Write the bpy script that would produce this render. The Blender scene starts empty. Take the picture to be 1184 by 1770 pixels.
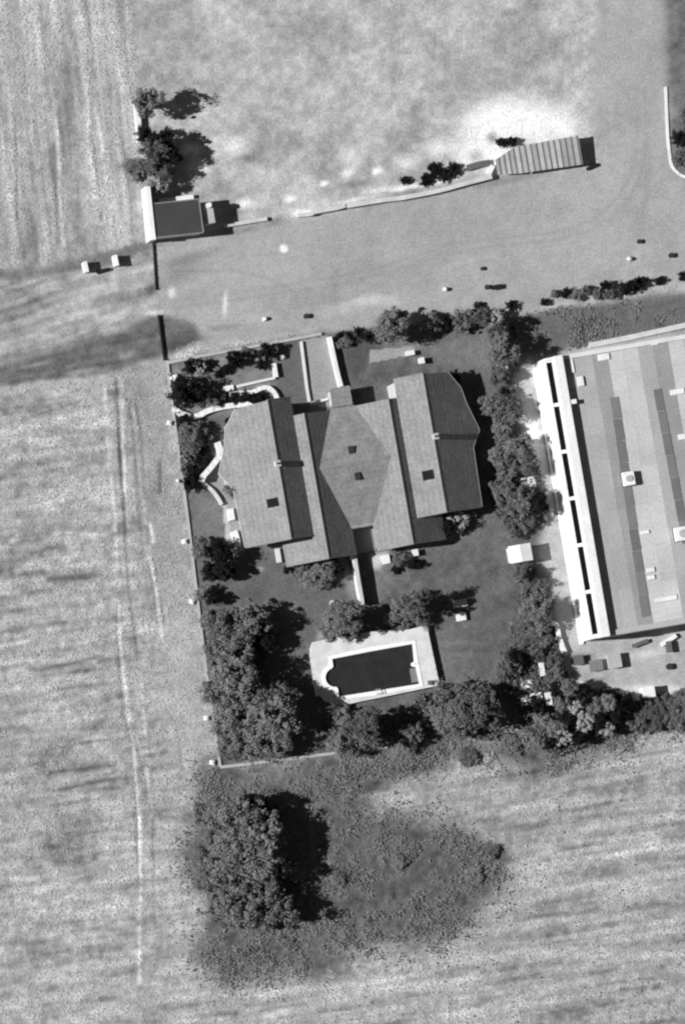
import bpy, bmesh, math, random
import numpy as np
from mathutils import Vector, Matrix
R = math.radians
random.seed(7)
rng = np.random.default_rng(11)

# ------------------------------------------------------------------ camera, sky, sun, exposure
S = 15.0                       # photo pixels per metre on the ground
H = 800.0                      # flying height
CX, CY = -150.0, -64.0         # the plane flies south-west of the plot
FH = 1770 / S                  # ground height of the frame
sc = bpy.context.scene
cam = bpy.data.cameras.new('aerial_camera')
co = bpy.data.objects.new('aerial_camera', cam)
sc.collection.objects.link(co)
co.location = (CX, CY, H)
cam.sensor_fit = 'AUTO'
cam.sensor_width = 36
cam.lens = 36 * H / FH
cam.shift_x = -CX / FH
cam.shift_y = -CY / FH
cam.clip_start = 10
cam.clip_end = 6000
sc.camera = co

SUN_EL = 38.5
wd = bpy.data.worlds.new('World')
sc.world = wd
wd.use_nodes = True
wn, wl = wd.node_tree.nodes, wd.node_tree.links
bg = wn['Background']
sky = wn.new('ShaderNodeTexSky')
sky.sky_type = 'NISHITA'
sky.sun_disc = False
sky.sun_elevation = R(SUN_EL)
sky.sun_rotation = R(267)
sky.air_density = 0.6; sky.dust_density = 0.3
bw = wn.new('ShaderNodeRGBToBW')          # panchromatic film: no colour in the light
wl.new(sky.outputs[0], bw.inputs[0])
wl.new(bw.outputs[0], bg.inputs[0])
bg.inputs[1].default_value = 0.05
sl = bpy.data.lights.new('sun', 'SUN')
sl.energy = 5.0
sl.angle = R(0.6)
so = bpy.data.objects.new('sun', sl)
sc.collection.objects.link(so)
sd = Vector((math.cos(R(SUN_EL)), 0.045, -math.sin(R(SUN_EL))))
so.rotation_euler = sd.to_track_quat('-Z', 'Y').to_euler()
so.location = (-100, 0, 100)
sc.view_settings.view_transform = 'Standard'
sc.view_settings.look = 'None'
sc.view_settings.exposure = 0.22
sc.view_settings.gamma = 1
sc.render.engine = 'CYCLES'
sc.cycles.filter_width = 2.3      # soft lens of an old survey camera

# ------------------------------------------------------------------ helpers
COL = sc.collection
def W(px, py, z=0.0):
    """photo pixel -> world point at height z"""
    xo, yo = (px - 592) / S, (885 - py) / S
    f = (H - z) / H
    return Vector((CX + (xo - CX) * f, CY + (yo - CY) * f, z))
def lin(s):
    return s / 12.92 if s <= 0.04045 else ((s + 0.055) / 1.055) ** 2.4

def mat(name, a, rough=0.9, spec=0.1, v1=0.18, s1=0.6, v2=0.14, s2=9.0, bump=0.0, rnd=0.0, rows=None, trans=0.0, alpha_noise=None):
    """grey procedural material: base albedo a, two noise octaves of wear, optional tile rows along local v"""
    m = bpy.data.materials.new(name)
    m.use_nodes = True
    nt = m.node_tree; n, l = nt.nodes, nt.links
    b = n['Principled BSDF']
    b.inputs['Roughness'].default_value = rough
    b.inputs['Specular IOR Level'].default_value = spec
    geo = n.new('ShaderNodeNewGeometry')
    def noise(scale, detail):
        t = n.new('ShaderNodeTexNoise')
        t.inputs['Scale'].default_value = scale
        t.inputs['Detail'].default_value = detail
        l.new(geo.outputs['Position'], t.inputs['Vector'])
        return t
    def math_(op, x, y):
        q = n.new('ShaderNodeMath'); q.operation = op
        for i, s in enumerate((x, y)):
            if isinstance(s, (int, float)): q.inputs[i].default_value = s
            else: l.new(s, q.inputs[i])
        return q.outputs[0]
    f = None
    for v, s, d in ((v1, s1, 3.0), (v2, s2, 4.0)):
        t = noise(s, d)
        k = math_('MULTIPLY_ADD', t.outputs['Fac'], 2 * v * 1.6)
        k.node.inputs[2].default_value = 1 - v * 1.6
        f = k if f is None else math_('MULTIPLY', f, k)
    if rnd:
        oi = n.new('ShaderNodeObjectInfo')
        k = math_('MULTIPLY_ADD', oi.outputs['Random'], 2 * rnd); k.node.inputs[2].default_value = 1 - rnd
        f = math_('MULTIPLY', f, k)
    if rows:
        tc = n.new('ShaderNodeTexCoord')
        wv = n.new('ShaderNodeTexWave'); wv.wave_type = 'BANDS'; wv.bands_direction = rows[0]
        wv.inputs['Scale'].default_value = rows[1]; wv.inputs['Distortion'].default_value = 0.6
        wv.inputs['Detail'].default_value = 1
        l.new(tc.outputs['Object'], wv.inputs['Vector'])
        k = math_('MULTIPLY_ADD', wv.outputs['Fac'], rows[2]); k.node.inputs[2].default_value = 1 - rows[2] / 2
        f = math_('MULTIPLY', f, k)
    if a == 'attr':
        at = n.new('ShaderNodeAttribute'); at.attribute_name = 'albedo'
        f = math_('MULTIPLY', f, at.outputs['Fac'])
    else:
        f = math_('MULTIPLY', f, float(a))
    l.new(f, b.inputs['Base Color'])
    if bump:
        bp = n.new('ShaderNodeBump'); bp.inputs['Strength'].default_value = 1.0
        bp.inputs['Distance'].default_value = bump
        l.new(noise(s2, 4).outputs['Fac'], bp.inputs['Height'])
        l.new(bp.outputs[0], b.inputs['Normal'])
    if trans:
        b.inputs['Transmission Weight'].default_value = trans
    return m

M = {}
M['ground'] = mat('ground', 'attr', 1.0, 0.0, 0.14, 0.9, 0.30, 3.6, bump=0.05)
M['paved'] = mat('paved_ground', 'attr', 1.0, 0.0, 0.08, 1.6, 0.30, 4.2, bump=0.03)
M['far'] = mat('far_ground', 0.30, 1.0, 0.0)
M['tile'] = mat('roof_tile', 0.215, 0.9, 0.1, 0.20, 0.6, 0.32, 3.6, bump=0.04, rows=('X', 0.55, 0.12))
M['tile_cross'] = mat('cross_roof_tile', 0.22, 0.9, 0.1, 0.26, 0.8, 0.30, 3.5, bump=0.05, rows=('Y', 0.55, 0.08))
M['ridge'] = mat('ridge_tile', 0.22, 0.85, 0.1)
M['white'] = mat('white_render', 0.72, 0.9, 0.1, 0.12, 0.5, 0.12, 4)
M['offwhite'] = mat('aged_white_render', 0.62, 0.9, 0.1, 0.12, 0.6, 0.10, 5)
M['dwall'] = mat('house_wall_render', 0.50, 0.9, 0.1, 0.10, 0.5, 0.08, 5)
M['coping'] = mat('coping_stone', 0.40, 0.9, 0.1, 0.10, 0.8, 0.12, 5)
M['kerb'] = mat('kerb_stone', 0.52, 0.9, 0.1, 0.15, 0.8, 0.15, 5)
M['conc'] = mat('concrete', 0.42, 0.95, 0.1, 0.12, 0.5, 0.15, 5)
M['dconc'] = mat('dark_concrete', 0.20, 0.95, 0.1, 0.12, 0.5, 0.15, 5)
M['deck'] = mat('pool_paving', 0.60, 0.9, 0.1, 0.16, 0.9, 0.12, 4)
M['copw'] = mat('pool_coping', 0.82, 0.8, 0.1, 0.04, 0.5, 0.05, 4)
M['felt'] = mat('dark_roof_felt', 0.055, 0.95, 0.1, 0.15, 0.5, 0.25, 6, bump=0.03)
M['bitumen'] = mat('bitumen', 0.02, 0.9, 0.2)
M['flat'] = mat('flat_roof_membrane', 0.36, 0.9, 0.1, 0.14, 0.25, 0.22, 4.0, rnd=0.05)
M['flat_l'] = mat('pale_roof_membrane', 0.48, 0.9, 0.1, 0.14, 0.3, 0.22, 4.0, rnd=0.07)
M['flat_d'] = mat('worn_roof_membrane', 0.29, 0.9, 0.1, 0.16, 0.3, 0.22, 4.0, rnd=0.07)
M['rooflight'] = mat('rooflight_panel', 0.16, 0.6, 0.3, 0.10, 0.5, 0.12, 4.0, rnd=0.12)
M['shed'] = mat('weathered_sheet', 0.38, 0.8, 0.2, 0.15, 0.9, 0.15, 4, rnd=0.18)
M['metal_d'] = mat('dark_metal', 0.03, 0.6, 0.3)
M['glass'] = mat('window_glass', 0.012, 0.9, 0.05)
M['frame'] = mat('window_frame', 0.45, 0.6, 0.2)
M['wood'] = mat('weathered_wood', 0.12, 0.9, 0.1)
M['stone'] = mat('pale_stone', 0.62, 0.9, 0.1, 0.2, 3, 0.15, 9)
M['drum'] = mat('dark_drum_paint', 0.02, 0.95, 0.05)
M['bark'] = mat('bark', 0.08, 1, 0)
M['water'] = mat('pool_water', 0.026, 0.5, 0.05, 0.3, 0.8, 0.18, 3.0)
M['leaf'] = mat('foliage', 0.128, 0.9, 0.05, 0.35, 1.1, 0.25, 5, rnd=0.22)
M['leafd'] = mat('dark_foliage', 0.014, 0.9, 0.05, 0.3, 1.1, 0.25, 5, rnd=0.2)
M['leafp'] = mat('pale_foliage', 0.30, 0.9, 0.05, 0.3, 1.1, 0.25, 5, rnd=0.2)
M['leafm'] = mat('grey_foliage', 0.165, 0.9, 0.05, 0.35, 1.1, 0.25, 5, rnd=0.2)

def tag(o, label=None, cat=None, group=None, kind=None):
    if label: o['label'] = label
    if cat: o['category'] = cat
    if group: o['group'] = group
    if kind: o['kind'] = kind
    return o
def thing(name, label, cat, loc=(0, 0, 0), rz=0.0, group=None):
    o = bpy.data.objects.new(name, None); COL.objects.link(o)
    o.empty_display_size = 0.3
    o.location = loc; o.rotation_euler = (0, 0, rz)
    return tag(o, label, cat, group)
def link(name, me, parent=None):
    o = bpy.data.objects.new(name, me); COL.objects.link(o)
    if parent: o.parent = parent
    return o
def build(name, bm, m, parent=None, smooth=False):
    me = bpy.data.meshes.new(name)
    bmesh.ops.recalc_face_normals(bm, faces=bm.faces)
    if smooth:
        for f in bm.faces: f.smooth = True
    bm.to_mesh(me); bm.free()
    me.materials.append(M[m])
    return link(name, me, parent)
def bx(bm, x0, x1, y0, y1, z0, z1, bev=0.0, rz=0.0, c=None):
    r = bmesh.ops.create_cube(bm, size=1)
    vs = r['verts']
    cx, cy, cz = (x0 + x1) / 2, (y0 + y1) / 2, (z0 + z1) / 2
    bmesh.ops.scale(bm, vec=(x1 - x0, y1 - y0, z1 - z0), verts=vs)
    if bev:
        es = list({e for v in vs for e in v.link_edges})
        g = bmesh.ops.bevel(bm, geom=es, offset=bev, segments=1, affect='EDGES')
        vs = list({v for f in g['faces'] for v in f.verts} | {v for v in vs if v.is_valid})
    if rz: bmesh.ops.rotate(bm, cent=(0, 0, 0), matrix=Matrix.Rotation(rz, 3, 'Z'), verts=vs)
    bmesh.ops.translate(bm, vec=(cx, cy, cz), verts=vs)
    return vs
def box(name, m, parent, *a, **k):
    bm = bmesh.new(); bx(bm, *a, **k)
    return build(name, bm, m, parent)
def prism(bm, pts, z0, z1):
    """closed polygon extruded from z0 to z1"""
    bot = [bm.verts.new((p[0], p[1], z0)) for p in pts]
    top = [bm.verts.new((p[0], p[1], z1)) for p in pts]
    bm.faces.new(top); bm.faces.new(bot[::-1])
    n = len(pts)
    for i in range(n):
        bm.faces.new((bot[i], bot[(i + 1) % n], top[(i + 1) % n], top[i]))
def slab(bm, pts3, t):
    """a sloping panel: polygon of 3d points with thickness t downwards"""
    top = [bm.verts.new(p) for p in pts3]
    bot = [bm.verts.new((p[0], p[1], p[2] - t)) for p in pts3]
    bm.faces.new(top); bm.faces.new(bot[::-1])
    n = len(pts3)
    for i in range(n):
        bm.faces.new((bot[i], bot[(i + 1) % n], top[(i + 1) % n], top[i]))
def cyl(bm, x, y, z0, z1, r0, r1=None, seg=12):
    r1 = r0 if r1 is None else r1
    a = [(math.cos(2 * math.pi * i / seg), math.sin(2 * math.pi * i / seg)) for i in range(seg)]
    bot = [bm.verts.new((x + r0 * c, y + r0 * s, z0)) for c, s in a]
    top = [bm.verts.new((x + r1 * c, y + r1 * s, z1)) for c, s in a]
    bm.faces.new(top); bm.faces.new(bot[::-1])
    for i in range(seg):
        bm.faces.new((bot[i], bot[(i + 1) % seg], top[(i + 1) % seg], top[i]))
def tube(bm, p, q, r0, r1, seg=6):
    p, q = Vector(p), Vector(q)
    d = (q - p).normalized()
    a = d.orthogonal().normalized(); b = d.cross(a)
    A = [bm.verts.new(p + r0 * (math.cos(t) * a + math.sin(t) * b)) for t in [2 * math.pi * i / seg for i in range(seg)]]
    B = [bm.verts.new(q + r1 * (math.cos(t) * a + math.sin(t) * b)) for t in [2 * math.pi * i / seg for i in range(seg)]]
    for i in range(seg):
        bm.faces.new((A[i], A[(i + 1) % seg], B[(i + 1) % seg], B[i]))
    bm.faces.new(B); bm.faces.new(A[::-1])

# ------------------------------------------------------------------ ground: a height and albedo field in zones
G = 0.2
X0, X1, Y0, Y1 = -44.0, 44.0, -64.0, 64.0
nx, ny = int((X1 - X0) / G) + 1, int((Y1 - Y0) / G) + 1
gx, gy = np.meshgrid(np.linspace(X0, X1, nx), np.linspace(Y0, Y1, ny))
PX, PY = gx * S + 592, 885 - gy * S
def vnoise(x, y, seed):
    r = np.random.default_rng(seed).random((256, 256))
    xi, yi = np.floor(x).astype(int), np.floor(y).astype(int)
    fx, fy = x - xi, y - yi
    fx, fy = fx * fx * (3 - 2 * fx), fy * fy * (3 - 2 * fy)
    g = lambda a, b: r[(yi + b) % 256, (xi + a) % 256]
    return (g(0, 0) * (1 - fx) + g(1, 0) * fx) * (1 - fy) + (g(0, 1) * (1 - fx) + g(1, 1) * fx) * fy
def fbm(x, y, seed, o=4):
    s = 0; a = 1; t = 0
    for i in range(o):
        s = s + a * vnoise(x * 2 ** i, y * 2 ** i, seed + i); t += a; a *= 0.55
    return s / t - 0.5
def aniso(ang, la, lb, seed, o=3):
    """streaks running along ang (degrees, photo axes), la px long and lb px wide"""
    c, s = math.cos(R(ang)), math.sin(R(ang))
    wob = 14 * fbm(PX / 160, PY / 160, seed + 50, 2)
    u = PX * c + PY * s; v = -PX * s + PY * c + wob
    return fbm(u / la + 300, v / lb + 300, seed, o)
WX = 30 * fbm(PX / 60, PY / 60, 91, 5); WY = 30 * fbm(PX / 60, PY / 60, 97, 5)
def inside(poly, warp):
    x, y = PX + WX * warp, PY + WY * warp
    c = np.zeros(PX.shape, bool)
    n = len(poly)
    for i in range(n):
        (xa, ya), (xb, yb) = poly[i], poly[(i + 1) % n]
        if ya == yb: continue
        cr = ((ya > y) != (yb > y)) & (x < (xb - xa) * (y - ya) / (yb - ya) + xa)
        c ^= cr
    return c.astype(float)
def blur(m, r):
    if r < 1: return m
    for ax in (0, 1):
        for _ in range(2):
            k = 2 * r + 1
            p = np.pad(m, [(r + 1, r) if a == ax else (0, 0) for a in (0, 1)], mode='edge')
            cs = np.cumsum(p, axis=ax)
            m = (np.take(cs, range(k, cs.shape[ax]), ax) - np.take(cs, range(0, cs.shape[ax] - k), ax)) / k
    return m
def dline(pts, wdt):
    """soft distance mask to a polyline in photo px"""
    d = np.full(PX.shape, 1e9)
    for (xa, ya), (xb, yb) in zip(pts[:-1], pts[1:]):
        dx, dy = xb - xa, yb - ya
        t = np.clip(((PX - xa) * dx + (PY - ya) * dy) / (dx * dx + dy * dy), 0, 1)
        d = np.minimum(d, np.hypot(PX - xa - t * dx, PY - ya - t * dy))
    return np.clip(1 - d / wdt, 0, 1)

def smooth_px(pts, n=6):
    out = []
    for i in range(len(pts) - 1):
        p0, p1, p2, p3 = pts[max(i - 1, 0)], pts[i], pts[i + 1], pts[min(i + 2, len(pts) - 1)]
        for k in range(n):
            t = k / n
            out.append(tuple(0.5 * (2 * b + (c - a) * t + (2 * a - 5 * b + 4 * c - d) * t * t + (3 * b - a - 3 * c + d) * t ** 3) for a, b, c, d in zip(p0, p1, p2, p3)))
    return out + [pts[-1]]
lev = np.full(PX.shape, 0.685)          # display-referred grey of each ground cover, turned to albedo below
hgt = np.zeros(PX.shape)
zone = np.zeros(PX.shape, int)
ZN = ['stubble_field', 'dirt_track', 'gravel_lot', 'concrete_yard', 'road', 'garden_lawn', 'scrub_ground', 'ploughed_field', 'driveway', 'warehouse_apron', 'terrace_paving']
n_big, n_mid, n_sml = fbm(PX / 130, PY / 130, 1), fbm(PX / 40, PY / 40, 5), fbm(PX / 11, PY / 11, 9, 3)
def paint(z, poly, level, tex=0, warp=0.3, soft=2, h=0.0):
    global lev, hgt
    m0 = inside(poly, warp)
    m = blur(m0, soft)
    lev = lev * (1 - m) + (level + tex) * m
    hgt = hgt * (1 - m) + h * m
    if z is not None: zone[m0 > 0.5] = ZN.index(z)
def spot(px, py, rx, ry, dl, ang=0.0):
    global lev
    c, s = math.cos(R(ang)), math.sin(R(ang))
    x, y = PX + WX * .35 - px, PY + WY * .35 - py
    d = np.hypot((x * c + y * s) / rx, (-x * s + y * c) / ry)
    lev = lev + dl * np.clip(1.3 - d, 0, 1)

# base: stubble field to the west (rows run east-west in the south part, north-south in the north part)
st = aniso(-7, 120, 13, 20)
fl = 0.16 * n_big + 0.14 * n_mid + 0.32 * n_sml + 0.30 * st + .22 * aniso(-8, 70, 8, 25, 2)
lev = lev + fl; hgt = 0.12 * st + 0.05 * n_sml
fn = .6 * aniso(84, 240, 9, 31) + .6 * aniso(84, 150, 22, 33)
paint('stubble_field', [(-200, -200), (232, -200), (258, 420), (130, 450), (-200, 480)], 0.70, 0.50 * fn + 0.2 * n_sml + 0.1 * n_mid, 0.2, 3, 0.18 * fn)
# field margin beside the garden: grassier, smoother
paint('stubble_field', [(205, 645), (290, 625), (300, 700), (330, 1000), (340, 1060), (275, 1060), (240, 880), (215, 700)], 0.635, 0.12 * n_sml + 0.14 * n_mid, 0.6, 5, 0)
paint('stubble_field', [(285, 1000), (340, 1060), (358, 1300), (362, 1340), (330, 1400), (300, 1300)], 0.71, 0.1 * n_sml + 0.1 * n_mid, 0.5, 6, 0)
# tyre tracks down the field
for pts, wd_, dl, dz in (([(180, 655), (188, 800), (200, 930), (210, 1100), (228, 1290), (240, 1420), (243, 1700)], 5.5, 0.19, 0.05),
                     ([(199, 655), (206, 760), (215, 880)], 4.5, -0.26, -0.12), ([(210, 660), (214, 800), (218, 850)], 4, 0.12, 0.05),
                     ([(215, 880), (222, 1010), (238, 1130)], 4.5, -0.17, -0.06), ([(186, 690), (193, 830), (196, 900)], 4, -.12, -.05), ([(203, 1010), (206, 1090)], 4.5, -.18, -.05), ([(258, 905), (266, 935)], 5, .2, .04), ([(252, 910), (258, 940)], 4, -.2, -.05), ([(262, 965), (272, 1010), (284, 1100)], 5, .18, .04), ([(258, 970), (264, 1020), (268, 1060)], 4, -.18, -.05), ([(272, 985), (286, 1080)], 4, -.15, -.05), ([(236, 690), (244, 760), (252, 860)], 5, -.12, -.04), ([(275, 800), (280, 850)], 6, -.14, -.02), ([(245, 1180), (252, 1300), (262, 1440)], 5, .1, .03), ([(60, 1160), (150, 1140), (180, 1132)], 5, -.12, -.03), ([(30, 1215), (110, 1190), (200, 1180)], 5, -.13, -.03), ([(20, 935), (110, 920), (180, 925)], 4, .1, .02), ([(10, 1000), (80, 985)], 4, -.1, -.02), ([(60, 1140), (170, 1142)], 3, .1, .02), ([(150, 690), (60, 720)], 4, -.1, -.02), ([(232, 720), (250, 960), (262, 1060)], 4, -0.11, -0.05),
                     ([(222, 680), (240, 760), (250, 900), (275, 1060)], 4, 0.1, 0.03), ([(207, 1100), (216, 1230), (226, 1290), (234, 1420), (240, 1560)], 4, -0.13, -0.06),
                     ([(234, 1290), (252, 1340), (262, 1420), (270, 1600)], 4, -0.1, -0.04), ([(308, 1260), (318, 1330)], 4, -0.08, -0.04),
                     ([(225, 690), (230, 720)], 6, -0.18, -0.05), ([(85, 1000), (175, 992)], 8, -0.16, -0.02),
                     ([(70, 1298), (150, 1282), (222, 1274)], 4, -0.15, -0.03), ([(90, 1335), (200, 1322)], 4, -0.12, -0.03), ([(95, 1368), (200, 1346)], 4, -0.13, -0.03),
                     ([(95, 250), (100, 420)], 5, -0.15, -0.08), ([(160, 230), (166, 300), (176, 380)], 5, -0.12, -0.06), ([(172, 200), (178, 262)], 4, .2, .05), ([(156, 270), (172, 330), (176, 365)], 4, .2, .05), ([(28, 200), (32, 380)], 5, -.12, -.05), ([(100, 200), (103, 300)], 4, .16, .05)):
    m = dline([(x + 3 * math.sin(y * .05), y) for x, y in pts], wd_) * 1.2 * np.clip(0.9 + 1.4 * n_mid + 1.2 * n_sml, 0, 1.2)
    lev += dl * m; hgt += dz * m
spot(130, 1440, 60, 55, -0.15); spot(110, 1470, 30, 25, -.1); spot(150, 1500, 35, 25, -0.1); spot(95, 1310, 40, 25, -0.08); spot(60, 830, 60, 30, -.06); spot(130, 960, 40, 30, .05); spot(270, 850, 25, 40, -.06)
# dirt track across the west
paint('dirt_track', [(-200, 500), (120, 470), (270, 430), (290, 560), (290, 625), (180, 652), (-200, 690)], 0.66, 0.2 * n_sml + 0.2 * n_mid + 0.3 * aniso(-14, 110, 9, 41), 0.4, 2, 0.05 * n_mid)
paint('dirt_track', [(-200, 478), (60, 462), (160, 440), (262, 415), (268, 425), (200, 462), (120, 472), (-200, 500)], 0.50, 0.18 * n_sml + .1 * n_mid, 0.5, 1)
paint('dirt_track', [(-200, 650), (0, 632), (110, 600), (200, 575), (262, 548), (330, 548), (352, 585), (290, 612), (200, 640), (60, 662), (-200, 690)], 0.43, 0.2 * n_sml + .08 * n_mid + .16 * aniso(-12, 90, 9, 43), 0.3, 1)
paint('dirt_track', [(0, 625), (60, 612), (165, 590), (165, 586), (60, 606), (-60, 626)], 0.5, .1 * n_sml, .4, 1)
paint('dirt_track', [(288, 560), (340, 556), (350, 584), (290, 600)], 0.47, .16 * n_sml, .5, 2)
paint('stubble_field', [(-200, 700), (-40, 672), (110, 660), (190, 652), (190, 662), (60, 676), (-200, 712)], 0.72, .1 * n_sml, 0.6, 1)
spot(222, 612, 16, 12, .16); spot(140, 640, 30, 5, .2, -12); spot(270, 540, 26, 5, .25, -6); spot(60, 630, 30, 4, .15, -15); spot(90, 560, 40, 8, .1, -20); spot(75, 540, 25, 6, .12, -18)
spot(60, 520, 40, 8, -.09, -20); spot(20, 500, 20, 6, -.12); spot(262, 500, 12, 10, -.16); spot(170, 545, 60, 10, .05)
# yard of pale concrete north of the garden
paint('concrete_yard', [(268, 425), (385, 398), (540, 374), (700, 346), (870, 305), (1030, 290), (1020, 150), (1040, -200), (1400, -200), (1400, 480), (1184, 490), (1000, 520), (880, 540), (745, 560), (560, 576), (352, 600), (340, 560), (285, 540)],
      0.67, 0.07 * n_sml + 0.08 * n_mid + 0.05 * n_big, 0.35, 2)
spot(310, 470, 60, 18, -.07, -15); spot(330, 445, 60, 10, -.1, -14); spot(420, 400, 40, 6, -.1, -9); spot(320, 590, 40, 14, -.10, -8)
spot(490, 432, 7, 7, .4); spot(390, 525, 4.5, 24, .22); spot(300, 505, 8, 10, .2); spot(600, 530, 60, 14, .07, -14); spot(655, 520, 40, 10, .08); spot(580, 510, 10, 40, -.04); spot(440, 550, 40, 10, .05)
spot(620, 470, 60, 25, -.02); spot(1110, 330, 40, 60, -.03); spot(880, 310, 90, 7, -.09, -10); spot(470, 385, 25, 8, -.09); spot(385, 568, 30, 6, -.10, -10)
for pts, w_, d_ in (([(300, 520), (450, 500), (620, 470), (800, 420), (1000, 390), (1090, 300), (1100, 150)], 5, -.035), ([(300, 532), (450, 512), (620, 483), (800, 434), (1010, 402), (1104, 310), (1114, 150)], 5, -.035), ([(560, 590), (545, 540), (500, 500), (420, 470), (300, 470)], 5, -.04), ([(575, 585), (600, 530), (700, 480), (860, 440)], 5, .035), ([(530, 500), (580, 520), (620, 512)], 6, -.05), ([(1060, 470), (1110, 380), (1120, 240)], 10, -.03)):
    lev += d_ * dline(smooth_px(pts), w_) * np.clip(.8 + 2 * n_mid + 1.5 * n_sml, 0, 1.4)
# rough gravel lot north of the low wall
paint('gravel_lot', [(236, 225), (236, -200), (1040, -200), (1022, 150), (1028, 225), (1028, 285), (868, 302), (700, 342), (540, 370), (385, 392), (268, 420), (255, 330)], 0.70, 0.2 * n_sml + 0.22 * n_mid + 0.18 * n_big, 0.3, 2, 0.05 * n_mid)
paint(None, [(775, 284), (780, 228), (790, 190), (850, 170), (990, 185), (1004, 236), (890, 258), (850, 292)], 0.97, 0.1 * n_mid, 1.3, 5)
for a in ((400, 250, 30, 22, .18), (330, 260, 26, 12, .2), (340, 290, 20, 16, .22), (420, 350, 18, 10, .2), (500, 345, 12, 8, .22), (560, 315, 8, 6, .35), (600, 298, 12, 9, .25), (650, 296, 10, 7, .3), (700, 280, 26, 16, .2), (745, 255, 40, 16, .18), (520, 370, 16, 5, .28),
          (680, 325, 50, 6, .22), (740, 318, 60, 5, .25), (620, 345, 40, 5, .2), (470, 262, 60, 26, -.07), (430, 272, 16, 8, -.12), (620, 318, 30, 8, -.16), (560, 290, 40, 20, -.05), (405, 365, 20, 10, -.12), (565, 250, 50, 20, -.04), (600, 270, 20, 18, .1), (820, 270, 14, 12, -.2), (850, 240, 10, 10, -.3)):
    spot(a[0], a[1], a[2], a[3], a[4], -10)
# road to the north-east
paint('road', [(1150, -200), (1154, 230), (1162, 290), (1184, 312), (1400, 330), (1400, -200)], 0.47, 0.2 * n_sml + .2 * n_mid, 0.2, 2)
# garden
paint('garden_lawn', [(288, 628), (420, 602), (560, 576), (660, 568), (745, 556), (890, 545), (905, 600), (930, 700), (945, 800), (955, 1000), (975, 1120), (935, 1190), (930, 1250), (671, 1292), (381, 1328)], 0.425, 0.14 * n_sml + 0.10 * n_mid + 0.10 * n_big, 0.12, 1)
paint('garden_lawn', [(292, 632), (478, 594), (480, 700), (440, 706), (345, 722), (303, 712)], 0.53, 0.14 * n_sml + .16 * n_mid, 0.3, 2)
paint('garden_lawn', [(335, 850), (385, 860), (395, 930), (350, 935)], 0.50, 0.06 * n_sml, 0.3, 3)
paint('garden_lawn', [(585, 580), (650, 570), (640, 605), (638, 630), (600, 660)], 0.36, 0.06 * n_sml, 0.3, 2)
paint('garden_lawn', [(640, 570), (900, 545), (905, 620), (870, 650), (790, 645), (740, 620), (650, 600)], 0.46, 0.1 * n_sml + .1 * n_mid, 0.4, 3)
paint('garden_lawn', [(390, 965), (480, 955), (600, 1000), (560, 1100), (520, 1180), (480, 1060), (430, 1040), (380, 1050)], 0.42, 0.06 * n_sml + .1 * n_mid, 0.5, 4)
spot(770, 1130, 20, 50, .05); spot(745, 970, 60, 30, -.03); spot(650, 1010, 20, 30, .08); spot(610, 1010, 14, 30, .08); spot(505, 1060, 16, 14, .08); spot(450, 985, 8, 5, .2); spot(470, 1050, 40, 14, .06, -10); spot(555, 1095, 18, 10, .25, -60)
spot(840, 560, 40, 8, .06); spot(720, 1270, 60, 30, .06); spot(800, 1290, 50, 20, .05)
# narrow grass strip and pale bank north of the warehouse
paint('scrub_ground', [(885, 548), (960, 528), (1184, 505), (1400, 490), (1400, 560), (1184, 572), (1010, 600), (905, 625)], 0.44, 0.09 * n_sml + .05 * n_mid, 0.25, 2)
paint('dirt_track', [(870, 540), (960, 522), (1110, 500), (1184, 484), (1400, 470), (1400, 496), (1184, 503), (1080, 515), (960, 532), (890, 552)], 0.72, 0.12 * n_sml + .2 * n_mid, 0.5, 1)
# warehouse apron
paint('warehouse_apron', [(905, 628), (1010, 600), (1184, 570), (1400, 540), (1400, 1190), (1180, 1200), (1090, 1205), (990, 1215), (975, 1130), (960, 1080), (950, 1000), (925, 960), (945, 880), (930, 820), (905, 740), (890, 690), (880, 655)], 0.70, 0.12 * n_sml + .10 * n_mid, 0.3, 2)
spot(925, 770, 18, 60, .3, -8); spot(905, 690, 20, 16, .1); spot(930, 640, 14, 30, .2, -8); spot(1010, 1185, 30, 8, .25); spot(1130, 1190, 50, 8, .2); spot(945, 960, 10, 30, .03); spot(1090, 1135, 90, 8, .1, -10); spot(1000, 1140, 30, 10, -.2)
# driveway, bright lane, terraces
paint('driveway', [(481, 592), (520, 585), (534, 700), (545, 770), (505, 770), (480, 690)], 0.42, 0.05 * n_sml, 0.05, 0)
paint('driveway', [(523, 588), (566, 580), (590, 680), (575, 705), (536, 700)], 0.62, 0.05 * n_sml + .06 * n_mid, 0.05, 0)
paint('terrace_paving', [(441, 708), (380, 742), (383, 785), (352, 828), (385, 868), (396, 948), (420, 952), (560, 800)], 0.63, 0.06 * n_sml + .05 * n_mid, 0.05, 0)
paint('terrace_paving', [(384, 868), (392, 866), (400, 932), (391, 934)], 0.74, 0, 0, 0)
paint('terrace_paving', [(638, 606), (716, 598), (718, 612), (640, 628)], 0.64, 0.06 * n_sml, 0.1, 0)
paint('terrace_paving', [(640, 957), (672, 950), (668, 968), (655, 985), (640, 980)], 0.85, 0.3 * n_mid, 0.2, 1)
paint('terrace_paving', [(655, 970), (710, 958), (700, 980), (660, 1000)], 0.52, 0.3 * n_sml, 0.4, 2)
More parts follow.
